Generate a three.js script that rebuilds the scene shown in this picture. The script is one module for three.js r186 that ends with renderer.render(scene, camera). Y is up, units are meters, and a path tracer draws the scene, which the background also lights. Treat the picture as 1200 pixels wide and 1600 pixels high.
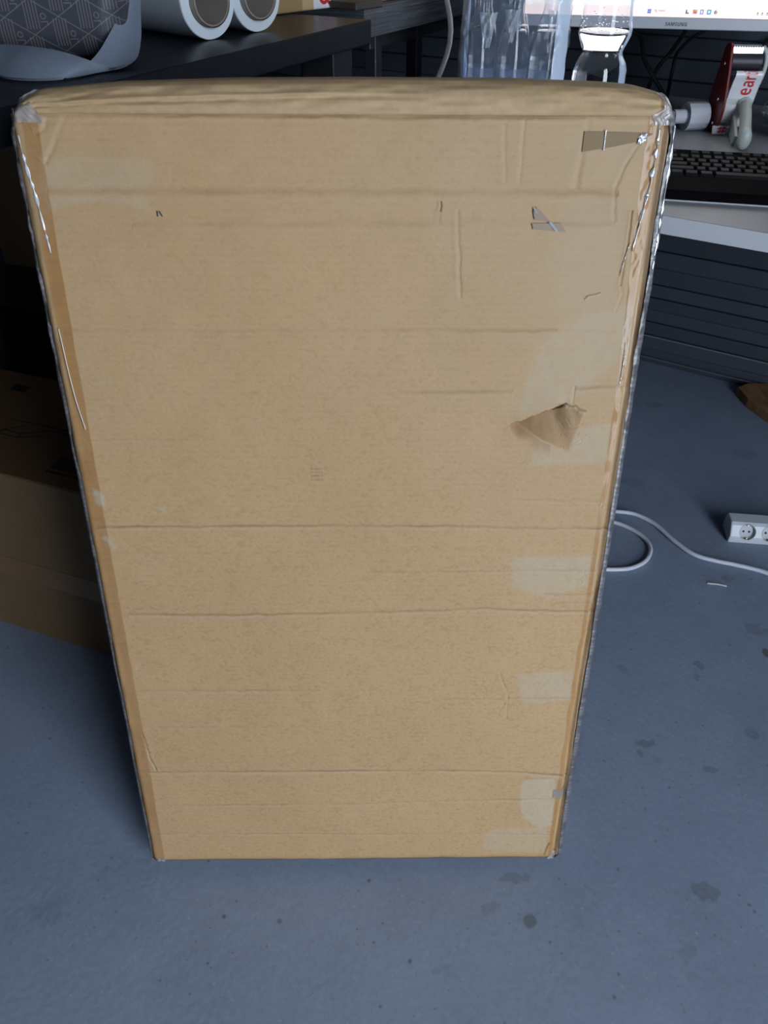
import * as THREE from 'three';
import { RoundedBoxGeometry } from 'three/addons/geometries/RoundedBoxGeometry.js';
import { TextGeometry } from 'three/addons/geometries/TextGeometry.js';
import { FontLoader } from 'three/addons/loaders/FontLoader.js';
import { RectAreaLightUniformsLib } from 'three/addons/lights/RectAreaLightUniformsLib.js';
import { Brush, Evaluator, SUBTRACTION } from 'three-bvh-csg';
import { mergeGeometries, toCreasedNormals } from 'three/addons/utils/BufferGeometryUtils.js';

// ---------------------------------------------------------------- camera, sky, light, exposure
const scene = new THREE.Scene();
const camera = new THREE.PerspectiveCamera(67.38, 1200 / 1600, 0.05, 60);
camera.position.set(0, 1.12, 0);
camera.rotation.set(-39 * Math.PI / 180, 0, 0);
camera.focus = 0.88;
camera.userData.fStop = 18;
scene.add(camera);

scene.background = new THREE.Color(0.79, 0.89, 1.04);            // overcast daylight outside the garage
scene.backgroundIntensity = 4.4;
const renderer = new THREE.WebGLRenderer({ antialias: true });
renderer.toneMapping = THREE.LinearToneMapping;
renderer.toneMappingExposure = 1.0;
renderer.shadowMap.enabled = true;
RectAreaLightUniformsLib.init();

// the garage is turned: its axes are w (along the panelled wall, to the right and nearer) and m (from that wall towards the camera)
const TURN = -0.541;
const WX = 0.857, WZ = 0.515;
const DOOR_A = 1.9, DOOR_B0 = -0.05, DOOR_B1 = 1.15, DOOR_H = 2.4;
const room = (a, y, b) => new THREE.Vector3(a * WX - b * WZ, y, a * WZ + b * WX);
const doorLight = new THREE.RectAreaLight(new THREE.Color(0.79, 0.89, 1.04), 8.3, DOOR_B1 - DOOR_B0, DOOR_H);
doorLight.name = 'garage_door_daylight';
doorLight.position.copy(room(DOOR_A, DOOR_H / 2, (DOOR_B0 + DOOR_B1) / 2));
doorLight.lookAt(room(0, DOOR_H / 2, (DOOR_B0 + DOOR_B1) / 2));
scene.add(doorLight);

// ---------------------------------------------------------------- helpers
function rng(seed) { let s = seed | 0; return () => { s = (s + 0x6d2b79f5) | 0; let t = Math.imul(s ^ (s >>> 15), 1 | s); t = (t + Math.imul(t ^ (t >>> 7), 61 | t)) ^ t; return ((t ^ (t >>> 14)) >>> 0) / 4294967296; }; }
function hash2(x, y, s) { let h = Math.imul(x, 374761393) ^ Math.imul(y, 668265263) ^ Math.imul(s, 1274126177); h = Math.imul(h ^ (h >>> 13), 1274126177); return ((h ^ (h >>> 16)) >>> 0) / 4294967296; }
function vnoise(x, y, s = 0, per = 0) {                         // value noise, -1..1, optionally periodic
  let ix = Math.floor(x), iy = Math.floor(y); let fx = x - ix, fy = y - iy;
  fx = fx * fx * (3 - 2 * fx); fy = fy * fy * (3 - 2 * fy);
  let ix1 = ix + 1, iy1 = iy + 1;
  if (per) { ix = ((ix % per) + per) % per; iy = ((iy % per) + per) % per; ix1 = ((ix1 % per) + per) % per; iy1 = ((iy1 % per) + per) % per; }
  const a = hash2(ix, iy, s), b = hash2(ix1, iy, s), c = hash2(ix, iy1, s), d = hash2(ix1, iy1, s);
  return (a + (b - a) * fx + (c - a) * fy + (a - b - c + d) * fx * fy) * 2 - 1;
}
function fbm(x, y, o, s = 0) { let v = 0, a = 0.5; for (let i = 0; i < o; i++) { v += a * vnoise(x, y, s + i); x *= 2.03; y *= 2.03; a *= 0.5; } return v; }
const clamp = (x, a = 0, b = 1) => Math.min(b, Math.max(a, x));
const sstep = (a, b, x) => { const t = clamp((x - a) / (b - a)); return t * t * (3 - 2 * t); };
const mix = (a, b, t) => a + (b - a) * t;
function interp(pts, x) { if (x <= pts[0][0]) return pts[0][1]; for (let i = 1; i < pts.length; i++) if (x <= pts[i][0]) { const [a, b] = pts[i - 1], [c, d] = pts[i]; return b + (d - b) * (x - a) / (c - a); } return pts[pts.length - 1][1]; }
const toS = (x) => { x = clamp(x); return Math.round(255 * (x <= 0.0031308 ? 12.92 * x : 1.055 * Math.pow(x, 1 / 2.4) - 0.055)); };
function texture(w, h, fill, srgb = true, wrap = THREE.ClampToEdgeWrapping) {    // fill(x, y, out) writes linear rgb, row 0 at v = 0
  const data = new Uint8Array(w * h * 4), o = [0, 0, 0];
  for (let y = 0; y < h; y++) for (let x = 0; x < w; x++) { fill(x, y, o); const i = (y * w + x) * 4; for (let c = 0; c < 3; c++) data[i + c] = srgb ? toS(o[c]) : clamp(o[c]) * 255; data[i + 3] = 255; }
  return finish(new THREE.DataTexture(data, w, h), srgb, wrap);
}
function finish(t, srgb = true, wrap = THREE.ClampToEdgeWrapping) { t.magFilter = THREE.LinearFilter; t.minFilter = THREE.LinearMipmapLinearFilter; t.generateMipmaps = true; t.wrapS = t.wrapT = wrap; if (srgb) t.colorSpace = THREE.SRGBColorSpace; t.needsUpdate = true; return t; }
function canvasTexture(w, h, draw, wrap) { const c = document.createElement('canvas'); c.width = w; c.height = h; draw(c.getContext('2d'), w, h); const t = new THREE.CanvasTexture(c); return finish(t, true, wrap); }
const std = (r, g, b, rough = 0.7, more = {}) => new THREE.MeshStandardMaterial({ color: new THREE.Color().setRGB(r, g, b), roughness: rough, metalness: 0, ...more });
const phys = (r, g, b, rough = 0.3, more = {}) => new THREE.MeshPhysicalMaterial({ color: new THREE.Color().setRGB(r, g, b), roughness: rough, metalness: 0, ...more });
const used = new Map();
function numbered(n) { const k = used.get(n) ?? 0; used.set(n, k + 1); return k ? n + '_' + String(k).padStart(3, '0') : n; }
const shade = (o) => { o.castShadow = o.receiveShadow = true; return o; };
function tag(o, label, category, group) { o.userData.label = label; o.userData.category = category; if (group) o.userData.group = group; return o; }
function thing(name, label, category, pos = [0, 0, 0], turn = 0, group) { const g = new THREE.Group(); g.name = numbered(name); g.position.set(...pos); g.rotation.y = turn; scene.add(g); return tag(g, label, category, group); }
function part(parent, name, geo, m) { const o = shade(new THREE.Mesh(geo, m)); o.name = parent === scene ? numbered(name) : name; if (parent !== scene) { const n = parent.children.filter((c) => c.name.replace(/_\d{3}$/, '') === name).length; if (n) o.name = name + '_' + String(n).padStart(3, '0'); } parent.add(o); return o; }
function struct(name, geo, m, parent = scene) { const o = part(parent, name, geo, m); if (parent === scene) o.userData.kind = 'structure'; return o; }
const rbox = (w, h, d, r = 0.002, s = 2) => new RoundedBoxGeometry(w, h, d, s, Math.min(r, w / 2.01, h / 2.01, d / 2.01));
const moved = (g, x, y, z) => g.translate(x, y, z);
const box0 = (w, h, d, x, y, z) => new THREE.BoxGeometry(w, h, d).translate(x, y, z);
const V = (x, y, z) => new THREE.Vector3(x, y, z);
const tube = (pts, r, seg = 60, rad = 8) => new THREE.TubeGeometry(new THREE.CatmullRomCurve3(pts.map((p) => V(...p))), seg, r, rad, false);
function capTube(pts, r, seg = 60, rad = 10) { const g = tube(pts, r, seg, rad), c = new THREE.CatmullRomCurve3(pts.map((p) => V(...p))); const ends = [c.getPoint(0), c.getPoint(1)].map((p) => new THREE.SphereGeometry(r, rad, 6).translate(p.x, p.y, p.z)); return mergeGeometries([g, ...ends]); }
const lathe = (pts, seg = 40) => new THREE.LatheGeometry(pts.map(([x, y]) => new THREE.Vector2(x, y)), seg);
function gridMesh(nu, nv, at, uvOf) {                          // at(i/nu, j/nv) -> [x, y, z]
  const p = [], uv = [], idx = [];
  for (let j = 0; j <= nv; j++) for (let i = 0; i <= nu; i++) { const q = at(i / nu, j / nv); p.push(q[0], q[1], q[2]); const w = uvOf ? uvOf(q, i / nu, j / nv) : [i / nu, j / nv]; uv.push(w[0], w[1]); }
  for (let j = 0; j < nv; j++) for (let i = 0; i < nu; i++) { const a = j * (nu + 1) + i, b = a + 1, c = a + nu + 1, d = c + 1; idx.push(a, b, d, a, d, c); }
  const g = new THREE.BufferGeometry(); g.setAttribute('position', new THREE.Float32BufferAttribute(p, 3)); g.setAttribute('uv', new THREE.Float32BufferAttribute(uv, 2)); g.setIndex(idx); g.computeVertexNormals(); return g;
}
function jitter(g, amp, freq, seed = 0) { const p = g.attributes.position, n = g.attributes.normal; for (let i = 0; i < p.count; i++) { const x = p.getX(i), y = p.getY(i), z = p.getZ(i), d = amp * (vnoise(x * freq + 7.3, y * freq + z * freq * 0.7, seed) + 0.5 * vnoise(z * freq * 2.1, x * freq * 1.7 + y * freq * 2, seed + 1)); p.setXYZ(i, x + n.getX(i) * d, y + n.getY(i) * d, z + n.getZ(i) * d); } g.computeVertexNormals(); return g; }
const font = await new FontLoader().loadAsync('fonts/droid/droid_sans_bold.typeface.json');

// ---------------------------------------------------------------- the garage
// concrete floor: one tile of texture is 2.7 m, its stains lie where they lie
const TILE = 2.7, TN = 2048, TX = -1.35, TZ = -2.6;
const stains = [];                                              // x, z, rx, rz, strength, tint
for (const s of [[0.203, -0.475, 0.0105, 0.0095, 0.55], [0.151, -0.494, 0.014, 0.011, 0.22], [0.192, -0.536, 0.02, 0.007, 0.32], [0.465, -0.516, 0.019, 0.012, 0.38], [-0.147, -0.475, 0.004, 0.004, 0.6],
  [0.438, -0.764, 0.016, 0.008, 0.4], [0.428, -0.742, 0.006, 0.016, 0.4], [0.451, -0.729, 0.006, 0.006, 0.2], [0.529, -0.712, 0.014, 0.007, 0.35], [0.585, -0.933, 0.009, 0.01, 0.38], [0.575, -0.906, 0.008, 0.009, 0.3], [0.441, -0.925, 0.009, 0.012, 0.2],
  [0.722, -0.96, 0.008, 0.013, 0.8], [0.626, -0.783, 0.012, 0.01, 0.35], [0.72, -1.02, 0.02, 0.014, 0.3], [0.719, -1.165, 0.014, 0.012, 0.3], [0.269, -0.478, 0.012, 0.012, 0.12], [0.408, -0.432, 0.014, 0.012, 0.18], [0.408, -0.405, 0.008, 0.008, 0.15],
  [0.077, -0.412, 0.014, 0.01, 0.12], [-0.471, -0.49, 0.03, 0.02, 0.14], [0.237, -0.401, 0.014, 0.01, 0.12], [0.62, -0.62, 0.006, 0.03, 0.2], [0.6, -1.5, 0.03, 0.02, 0.25], [0.92, -1.62, 0.03, 0.025, 0.2], [0.75, -1.86, 0.025, 0.012, 0.3], [0.52, -1.62, 0.03, 0.012, 0.22]]) stains.push(s);
const floorFill = (() => {
  const n = TN, mark = new Float32Array(n * n), pale = new Float32Array(n * n), R = rng(11);
  const px = (v, o) => (v - o) / TILE * n;
  for (const [x, z, rx, rz, k] of stains) {
    const cx = px(x, TX), cy = px(z, TZ), ax = rx / TILE * n, ay = rz / TILE * n;
    for (let y = Math.floor(cy - 2 * ay); y < cy + 2 * ay; y++) for (let x2 = Math.floor(cx - 2 * ax); x2 < cx + 2 * ax; x2++) {
      if (x2 < 0 || y < 0 || x2 >= n || y >= n) continue;
      const d = Math.hypot((x2 - cx) / ax, (y - cy) / ay) + 0.55 * vnoise(x2 * 0.16, y * 0.16, 3) * (k > 0.5 ? 0.25 : 1);
      mark[y * n + x2] = Math.max(mark[y * n + x2], k * (1 - sstep(0.75, 1.1, d)));
    }
  }
  const dot = (arr, x, y, r, k) => { for (let b = -Math.ceil(r) - 1; b <= r + 1; b++) for (let a = -Math.ceil(r) - 1; a <= r + 1; a++) { const X = ((Math.round(x + a) % n) + n) % n, Y = ((Math.round(y + b) % n) + n) % n; arr[Y * n + X] = Math.max(arr[Y * n + X], k * clamp(1.2 - Math.hypot(a, b) / r)); } };
  for (let i = 0; i < 4200; i++) dot(mark, R() * n, R() * n, 0.8 + R() * R() * 1.6, 0.3 + 0.6 * R());
  for (let i = 0; i < 2600; i++) dot(pale, R() * n, R() * n, 0.8 + R() * 0.5, 0.3 + 0.6 * R());
  for (const [x, z] of [[-0.023, -0.532], [0.722, -0.96], [0.034, -0.424], [-0.225, -0.482], [-0.05, -0.61]]) dot(mark, px(x, TX), px(z, TZ), 2.6, 0.9);
  for (let k = 0; k < 26; k++) { let x = R() * n, y = R() * n, a = R() * 6.28; const L = 10 + R() * 40, s = 0.15 + R() * 0.25; for (let i = 0; i < L; i++) { dot(mark, x, y, 1, s); x += Math.cos(a); y += Math.sin(a); a += (R() - 0.5) * 0.3; } }
  return (x, y, o) => {
    const u = x / n, v = y / n;
    const cloud = 0.6 * vnoise(u * 9, v * 9, 21, 9) + 0.4 * vnoise(u * 27, v * 27, 22, 27) + 0.25 * vnoise(u * 71, v * 71, 23, 71);
    const grain = 0.6 * vnoise(u * 683, v * 683, 24, 683) + 0.5 * (hash2(x, y, 25) * 2 - 1);
    const L = 1 + 0.13 * cloud + 0.085 * grain, mk = mark[y * n + x], pl = pale[y * n + x];
    const base = [0.215, 0.264, 0.350], dark = [0.082, 0.082, 0.072];
    for (let c = 0; c < 3; c++) o[c] = mix(mix(base[c] * L, dark[c], mk), 0.5, pl * 0.6);
  };
})();
const floorTex = texture(TN, TN, floorFill, true, THREE.RepeatWrapping);
const floorBump = texture(1024, 1024, (x, y, o) => { const u = x / 1024, v = y / 1024; o[0] = o[1] = o[2] = 0.5 + 0.30 * vnoise(u * 500, v * 500, 31, 500) + 0.06 * vnoise(u * 90, v * 90, 32, 90); }, false, THREE.RepeatWrapping);
const floorMat = std(1, 1, 1, 0.62, { map: floorTex, bumpMap: floorBump, bumpScale: 0.0005 });
{
  const g = new THREE.BoxGeometry(DOOR_A + 2.5, 0.12, 5.0, 1, 1, 1); g.rotateY(TURN); const c = room((DOOR_A - 2.3) / 2, -0.06, 0.172); g.translate(c.x, c.y, c.z);
  const p = g.attributes.position, uv = g.attributes.uv; for (let i = 0; i < p.count; i++) uv.setXY(i, (p.getX(i) - TX) / TILE, (p.getZ(i) - TZ) / TILE);
  struct('floor', g, floorMat);
  const d = new THREE.BoxGeometry(8, 0.1, 12); d.rotateY(TURN); const e = room(DOOR_A + 4.06, -0.07, 0.8); d.translate(e.x, e.y, e.z);
  struct('driveway', d, std(0.26, 0.26, 0.25, 0.9, { bumpMap: floorBump, bumpScale: 0.004 }));
}
const wallPaint = std(0.045, 0.056, 0.075, 0.6);
const wallDark = std(0.05, 0.056, 0.068, 0.75);
const A0 = -2.3, B0 = -2.228, B1 = 2.6, H = 2.7;
{
  // panelled wall behind the desk: horizontal metal planks on a backing
  const w = new THREE.Group(); w.name = 'wall_back'; w.userData.kind = 'structure'; w.rotation.y = TURN; const c = room((A0 + DOOR_A) / 2, 0, B0); w.position.copy(c); scene.add(w);
  const L = DOOR_A - A0;
  struct('wall_backing', box0(L, H, 0.1, 0, H / 2, -0.06), wallDark, w);
  const joints = [0.0, 0.045, 0.088, 0.128, 0.166, 0.202, 0.24, 0.288, 0.336, 0.385, 0.43, 0.478, 0.523, 0.57, 0.616, 0.662, 0.706, 0.752, 0.8, 0.846, 0.892, 0.94, 0.99, 1.1, 1.3, 1.6, 1.9, 2.2, 2.5, H];
  const tones = [1, 1.12, 0.9, 1.06, 0.94, 1.1].map((k) => std(0.040 * k, 0.050 * k, 0.066 * k, 0.55));
  for (let i = 0; i < joints.length - 1; i++) {
    const y0 = joints[i] + 0.0007, y1 = joints[i + 1] - 0.0007, t = 0.016 + (i % 3 === 1 ? 0.005 : i % 3 === 2 ? 0.002 : 0);
    part(w, 'metal_plank', rbox(L, y1 - y0, t, 0.004).translate(0, (y0 + y1) / 2, t / 2 - 0.01), tones[i % 6]);
  }
  for (const [y, k] of [[0.0895, 0.16], [0.022, 0.11]]) part(w, 'trim_strip', rbox(L, 0.0035, 0.004, 0.001).translate(0, y, 0.017), std(k, k * 1.05, k * 1.12, 0.5));
  const put = (name, a0, a1, y0, y1, b0, b1, m = wallDark) => { const g = new THREE.BoxGeometry(a1 - a0, y1 - y0, b1 - b0); g.rotateY(TURN); const q = room((a0 + a1) / 2, (y0 + y1) / 2, (b0 + b1) / 2); g.translate(q.x, q.y, q.z); return struct(name, g, m); };
  put('wall_left', A0 - 0.1, A0, 0, H, B0 - 0.1, B1 + 0.1);
  put('wall_front', A0 - 0.1, DOOR_A + 0.1, 0, H, B1, B1 + 0.1);
  put('ceiling', A0 - 0.1, DOOR_A + 0.1, H, H + 0.1, B0 - 0.1, B1 + 0.1, std(0.06, 0.062, 0.066, 0.8));
  // the wall with the open garage door
  const q = room(DOOR_A, 0, 0), r = new THREE.Group(); r.name = 'wall_right'; r.userData.kind = 'structure'; r.rotation.y = TURN; r.position.copy(q); scene.add(r);
  part(r, 'door_jamb', box0(0.1, H, DOOR_B0 - B0 + 0.1, 0.05, H / 2, (DOOR_B0 + B0 - 0.1) / 2), wallDark);
  part(r, 'door_jamb', box0(0.1, H, B1 - DOOR_B1, 0.05, H / 2, (DOOR_B1 + B1) / 2), wallDark);
  part(r, 'door_lintel', box0(0.1, H - DOOR_H, DOOR_B1 - DOOR_B0, 0.05, (H + DOOR_H) / 2, (DOOR_B0 + DOOR_B1) / 2), wallDark);
}

// ---------------------------------------------------------------- the big carton
const BOX = new THREE.Group();
BOX.name = numbered('shipping_carton'); scene.add(BOX);
tag(BOX, 'large tan cardboard carton standing upright in the middle, tape along its edges, torn hole', 'box');
const bU = V(0.9999, -0.0069, -0.0117), bV = V(0.0043, 0.9784, -0.2065), bN = V(0.0128, 0.2064, 0.9784);
BOX.quaternion.setFromRotationMatrix(new THREE.Matrix4().makeBasis(bU, bV, bN));
BOX.position.set(-0.039, 0.0245, -0.5483);
const BW = 0.298, BT = 0.103;                                   // half width, thickness
// u, v in metres on the front face. Each crease: points, depth, width, dark tint (brown wear, painted shade), pale lower lip (painted light)
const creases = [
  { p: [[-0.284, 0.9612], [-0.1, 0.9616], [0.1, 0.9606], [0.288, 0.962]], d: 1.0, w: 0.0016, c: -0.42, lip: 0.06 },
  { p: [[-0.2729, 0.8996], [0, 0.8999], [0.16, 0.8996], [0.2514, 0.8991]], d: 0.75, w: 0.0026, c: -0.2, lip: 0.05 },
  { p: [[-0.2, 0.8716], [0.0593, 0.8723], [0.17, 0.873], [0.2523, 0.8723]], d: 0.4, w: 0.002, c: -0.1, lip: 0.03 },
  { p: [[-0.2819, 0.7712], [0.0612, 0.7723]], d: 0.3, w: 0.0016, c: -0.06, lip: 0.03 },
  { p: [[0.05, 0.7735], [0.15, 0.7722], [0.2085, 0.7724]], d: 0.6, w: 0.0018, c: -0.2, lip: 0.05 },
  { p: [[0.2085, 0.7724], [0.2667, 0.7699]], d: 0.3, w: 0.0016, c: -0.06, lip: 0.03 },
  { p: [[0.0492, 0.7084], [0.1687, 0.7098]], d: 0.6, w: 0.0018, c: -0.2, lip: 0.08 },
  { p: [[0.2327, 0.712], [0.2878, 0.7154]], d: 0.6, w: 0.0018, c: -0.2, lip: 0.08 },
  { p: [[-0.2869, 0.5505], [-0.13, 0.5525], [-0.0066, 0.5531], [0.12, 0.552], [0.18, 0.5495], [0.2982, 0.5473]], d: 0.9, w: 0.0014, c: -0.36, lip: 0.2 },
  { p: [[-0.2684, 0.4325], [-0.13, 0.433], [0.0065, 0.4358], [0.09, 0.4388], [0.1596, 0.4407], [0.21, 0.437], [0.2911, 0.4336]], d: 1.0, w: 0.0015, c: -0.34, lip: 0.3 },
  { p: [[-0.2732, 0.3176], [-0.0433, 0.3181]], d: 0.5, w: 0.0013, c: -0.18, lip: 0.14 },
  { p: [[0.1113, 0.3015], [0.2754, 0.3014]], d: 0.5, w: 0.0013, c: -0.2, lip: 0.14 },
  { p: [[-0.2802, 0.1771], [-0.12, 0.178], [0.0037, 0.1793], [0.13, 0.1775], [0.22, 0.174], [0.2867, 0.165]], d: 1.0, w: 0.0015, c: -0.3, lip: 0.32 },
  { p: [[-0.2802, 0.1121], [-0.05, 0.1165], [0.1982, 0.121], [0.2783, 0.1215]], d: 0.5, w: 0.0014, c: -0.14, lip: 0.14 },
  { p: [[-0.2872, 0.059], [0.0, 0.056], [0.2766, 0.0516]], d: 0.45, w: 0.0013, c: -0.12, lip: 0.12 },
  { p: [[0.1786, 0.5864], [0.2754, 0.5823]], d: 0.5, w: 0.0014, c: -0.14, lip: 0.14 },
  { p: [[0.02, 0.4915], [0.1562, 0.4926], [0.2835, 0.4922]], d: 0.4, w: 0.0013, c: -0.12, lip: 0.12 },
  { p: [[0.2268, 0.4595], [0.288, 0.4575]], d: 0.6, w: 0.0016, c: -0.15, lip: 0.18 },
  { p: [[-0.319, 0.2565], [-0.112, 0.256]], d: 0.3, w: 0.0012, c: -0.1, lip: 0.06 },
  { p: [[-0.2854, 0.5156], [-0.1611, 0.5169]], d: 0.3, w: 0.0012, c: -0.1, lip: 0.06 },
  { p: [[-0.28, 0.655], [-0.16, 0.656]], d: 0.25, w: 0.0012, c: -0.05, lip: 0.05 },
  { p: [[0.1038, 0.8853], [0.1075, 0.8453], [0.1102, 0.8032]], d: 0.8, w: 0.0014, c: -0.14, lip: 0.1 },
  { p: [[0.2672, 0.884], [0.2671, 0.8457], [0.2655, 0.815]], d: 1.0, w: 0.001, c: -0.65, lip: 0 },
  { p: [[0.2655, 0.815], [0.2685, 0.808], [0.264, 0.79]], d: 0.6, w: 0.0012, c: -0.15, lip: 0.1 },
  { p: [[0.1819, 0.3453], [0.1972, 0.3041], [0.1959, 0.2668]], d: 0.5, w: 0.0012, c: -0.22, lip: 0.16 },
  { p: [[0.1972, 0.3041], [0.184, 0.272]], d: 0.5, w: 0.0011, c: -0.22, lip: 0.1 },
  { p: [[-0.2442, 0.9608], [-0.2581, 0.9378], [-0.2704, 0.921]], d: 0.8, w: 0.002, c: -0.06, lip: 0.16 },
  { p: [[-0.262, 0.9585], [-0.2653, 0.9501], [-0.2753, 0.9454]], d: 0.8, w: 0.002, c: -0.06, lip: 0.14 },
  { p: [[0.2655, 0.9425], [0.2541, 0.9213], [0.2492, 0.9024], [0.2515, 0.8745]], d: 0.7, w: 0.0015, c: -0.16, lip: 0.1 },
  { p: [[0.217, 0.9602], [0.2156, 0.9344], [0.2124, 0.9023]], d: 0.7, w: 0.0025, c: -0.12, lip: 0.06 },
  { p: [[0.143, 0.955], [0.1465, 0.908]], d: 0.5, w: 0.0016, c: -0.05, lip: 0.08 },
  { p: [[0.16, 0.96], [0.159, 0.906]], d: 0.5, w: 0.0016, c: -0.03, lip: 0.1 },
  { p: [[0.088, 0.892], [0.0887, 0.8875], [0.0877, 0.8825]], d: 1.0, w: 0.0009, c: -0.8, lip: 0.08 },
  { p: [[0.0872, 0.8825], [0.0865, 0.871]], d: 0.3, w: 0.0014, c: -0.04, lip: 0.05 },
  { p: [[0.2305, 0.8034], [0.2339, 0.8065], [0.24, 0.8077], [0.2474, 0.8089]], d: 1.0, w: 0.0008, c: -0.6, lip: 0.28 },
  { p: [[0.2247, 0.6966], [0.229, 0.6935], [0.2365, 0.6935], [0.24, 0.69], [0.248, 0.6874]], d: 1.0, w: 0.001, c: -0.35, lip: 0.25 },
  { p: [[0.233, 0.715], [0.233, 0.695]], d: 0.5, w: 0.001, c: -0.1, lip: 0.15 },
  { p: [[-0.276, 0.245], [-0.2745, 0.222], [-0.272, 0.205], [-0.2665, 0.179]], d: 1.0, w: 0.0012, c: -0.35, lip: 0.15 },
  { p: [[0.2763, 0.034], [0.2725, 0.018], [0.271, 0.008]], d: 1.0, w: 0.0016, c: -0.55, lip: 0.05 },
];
const patches = [                                               // paler places where paper has been rubbed or tape pulled off
  { p: [[0.1938, 0.7588], [0.2264, 0.7846], [0.2787, 0.7972], [0.285, 0.7556], [0.245, 0.7119], [0.2234, 0.6966], [0.1741, 0.6839]], k: 0.5, s: 0.006 },
  { p: [[0.21, 0.89], [0.262, 0.89], [0.262, 0.8], [0.235, 0.775], [0.21, 0.79], [0.19, 0.84]], k: 0.3, s: 0.02 },
  { p: [[0.2039, 0.655], [0.236, 0.64], [0.24, 0.668], [0.277, 0.6731], [0.2762, 0.6288], [0.1929, 0.6251]], k: 0.55, s: 0.003 },
  { p: [[0.1847, 0.5107], [0.2772, 0.5121], [0.2764, 0.47], [0.2432, 0.4577], [0.2132, 0.4577], [0.1877, 0.4731]], k: 0.6, s: 0.004 },
  { p: [[0.2048, 0.3401], [0.2745, 0.3447], [0.2758, 0.2983], [0.24, 0.2934], [0.2145, 0.2934]], k: 0.6, s: 0.003 },
  { p: [[0.2263, 0.156], [0.235, 0.1593], [0.2683, 0.1603], [0.2723, 0.155], [0.275, 0.12], [0.2764, 0.0711], [0.2619, 0.0609], [0.2352, 0.0843], [0.227, 0.11]], k: 0.8, s: 0.0015 },
  { p: [[0.1799, 0.0522], [0.2, 0.064], [0.2707, 0.0647], [0.274, 0.0137], [0.1824, 0.0195]], k: 0.4, s: 0.003 },
  { p: [[-0.2732, 0.9273], [-0.1729, 0.9266], [-0.1763, 0.901], [-0.2782, 0.899]], k: 0.3, s: 0.004 },
  { p: [[-0.2752, 0.8963], [-0.1862, 0.8965], [-0.1821, 0.884], [-0.2258, 0.891], [-0.2758, 0.8842]], k: 0.35, s: 0.004 },
  { p: [[0.19, 0.95], [0.27, 0.95], [0.262, 0.91], [0.2, 0.91]], k: 0.14, s: 0.015 },
  { p: [[-0.2551, 0.7207], [-0.2413, 0.7207], [-0.2413, 0.7167], [-0.2551, 0.7167]], k: 0.4, s: 0.002 },
  { p: [[-0.2121, 0.5759], [-0.2049, 0.5759], [-0.2049, 0.5699], [-0.2121, 0.5699]], k: 0.6, s: 0.0015 },
  { p: [[-0.0456, 0.5407], [-0.0336, 0.5387], [-0.0346, 0.5327], [-0.0456, 0.5347]], k: 0.3, s: 0.003 },
  { p: [[-0.2821, 0.5994], [-0.2701, 0.5894], [-0.2721, 0.5744], [-0.2821, 0.5794]], k: 0.95, s: 0.003 },
  { p: [[-0.2781, 0.5394], [-0.2671, 0.5254], [-0.2701, 0.5204], [-0.2821, 0.5354]], k: 0.8, s: 0.003 },
  { p: [[-0.2721, 0.3494], [-0.2641, 0.3594], [-0.2651, 0.3554], [-0.2741, 0.3444]], k: 0.5, s: 0.0015 },
];
const TEAR = { a: [0.1715, 0.6739], b: [0.2247, 0.6966], poly: [[0.1715, 0.6739], [0.2247, 0.6966], [0.248, 0.6874], [0.235, 0.6416], [0.2041, 0.6535]] };
const inPoly = (p, x, y) => { let c = false; for (let i = 0, j = p.length - 1; i < p.length; j = i++) if ((p[i][1] > y) !== (p[j][1] > y) && x < (p[j][0] - p[i][0]) * (y - p[i][1]) / (p[j][1] - p[i][1]) + p[i][0]) c = !c; return c; };
const segDist = (x, y, a, b) => { const dx = b[0] - a[0], dy = b[1] - a[1], t = clamp(((x - a[0]) * dx + (y - a[1]) * dy) / (dx * dx + dy * dy)); return Math.hypot(x - a[0] - t * dx, y - a[1] - t * dy); };
const polyDist = (p, x, y) => { let d = 9; for (let i = 0; i < p.length; i++) d = Math.min(d, segDist(x, y, p[i], p[(i + 1) % p.length])); return inPoly(p, x, y) ? d : -d; };
const FU = 0.61, FV = 1.0, FN = 1200, FM = 1968;                 // the print of the front face: size in metres and pixels
const uvFront = (q) => [(q[0] + FU / 2) / FU, q[1] / FV];
const frontCol = new Float32Array(FN * FM * 3), frontH = new Float32Array(FN * FM);
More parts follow.
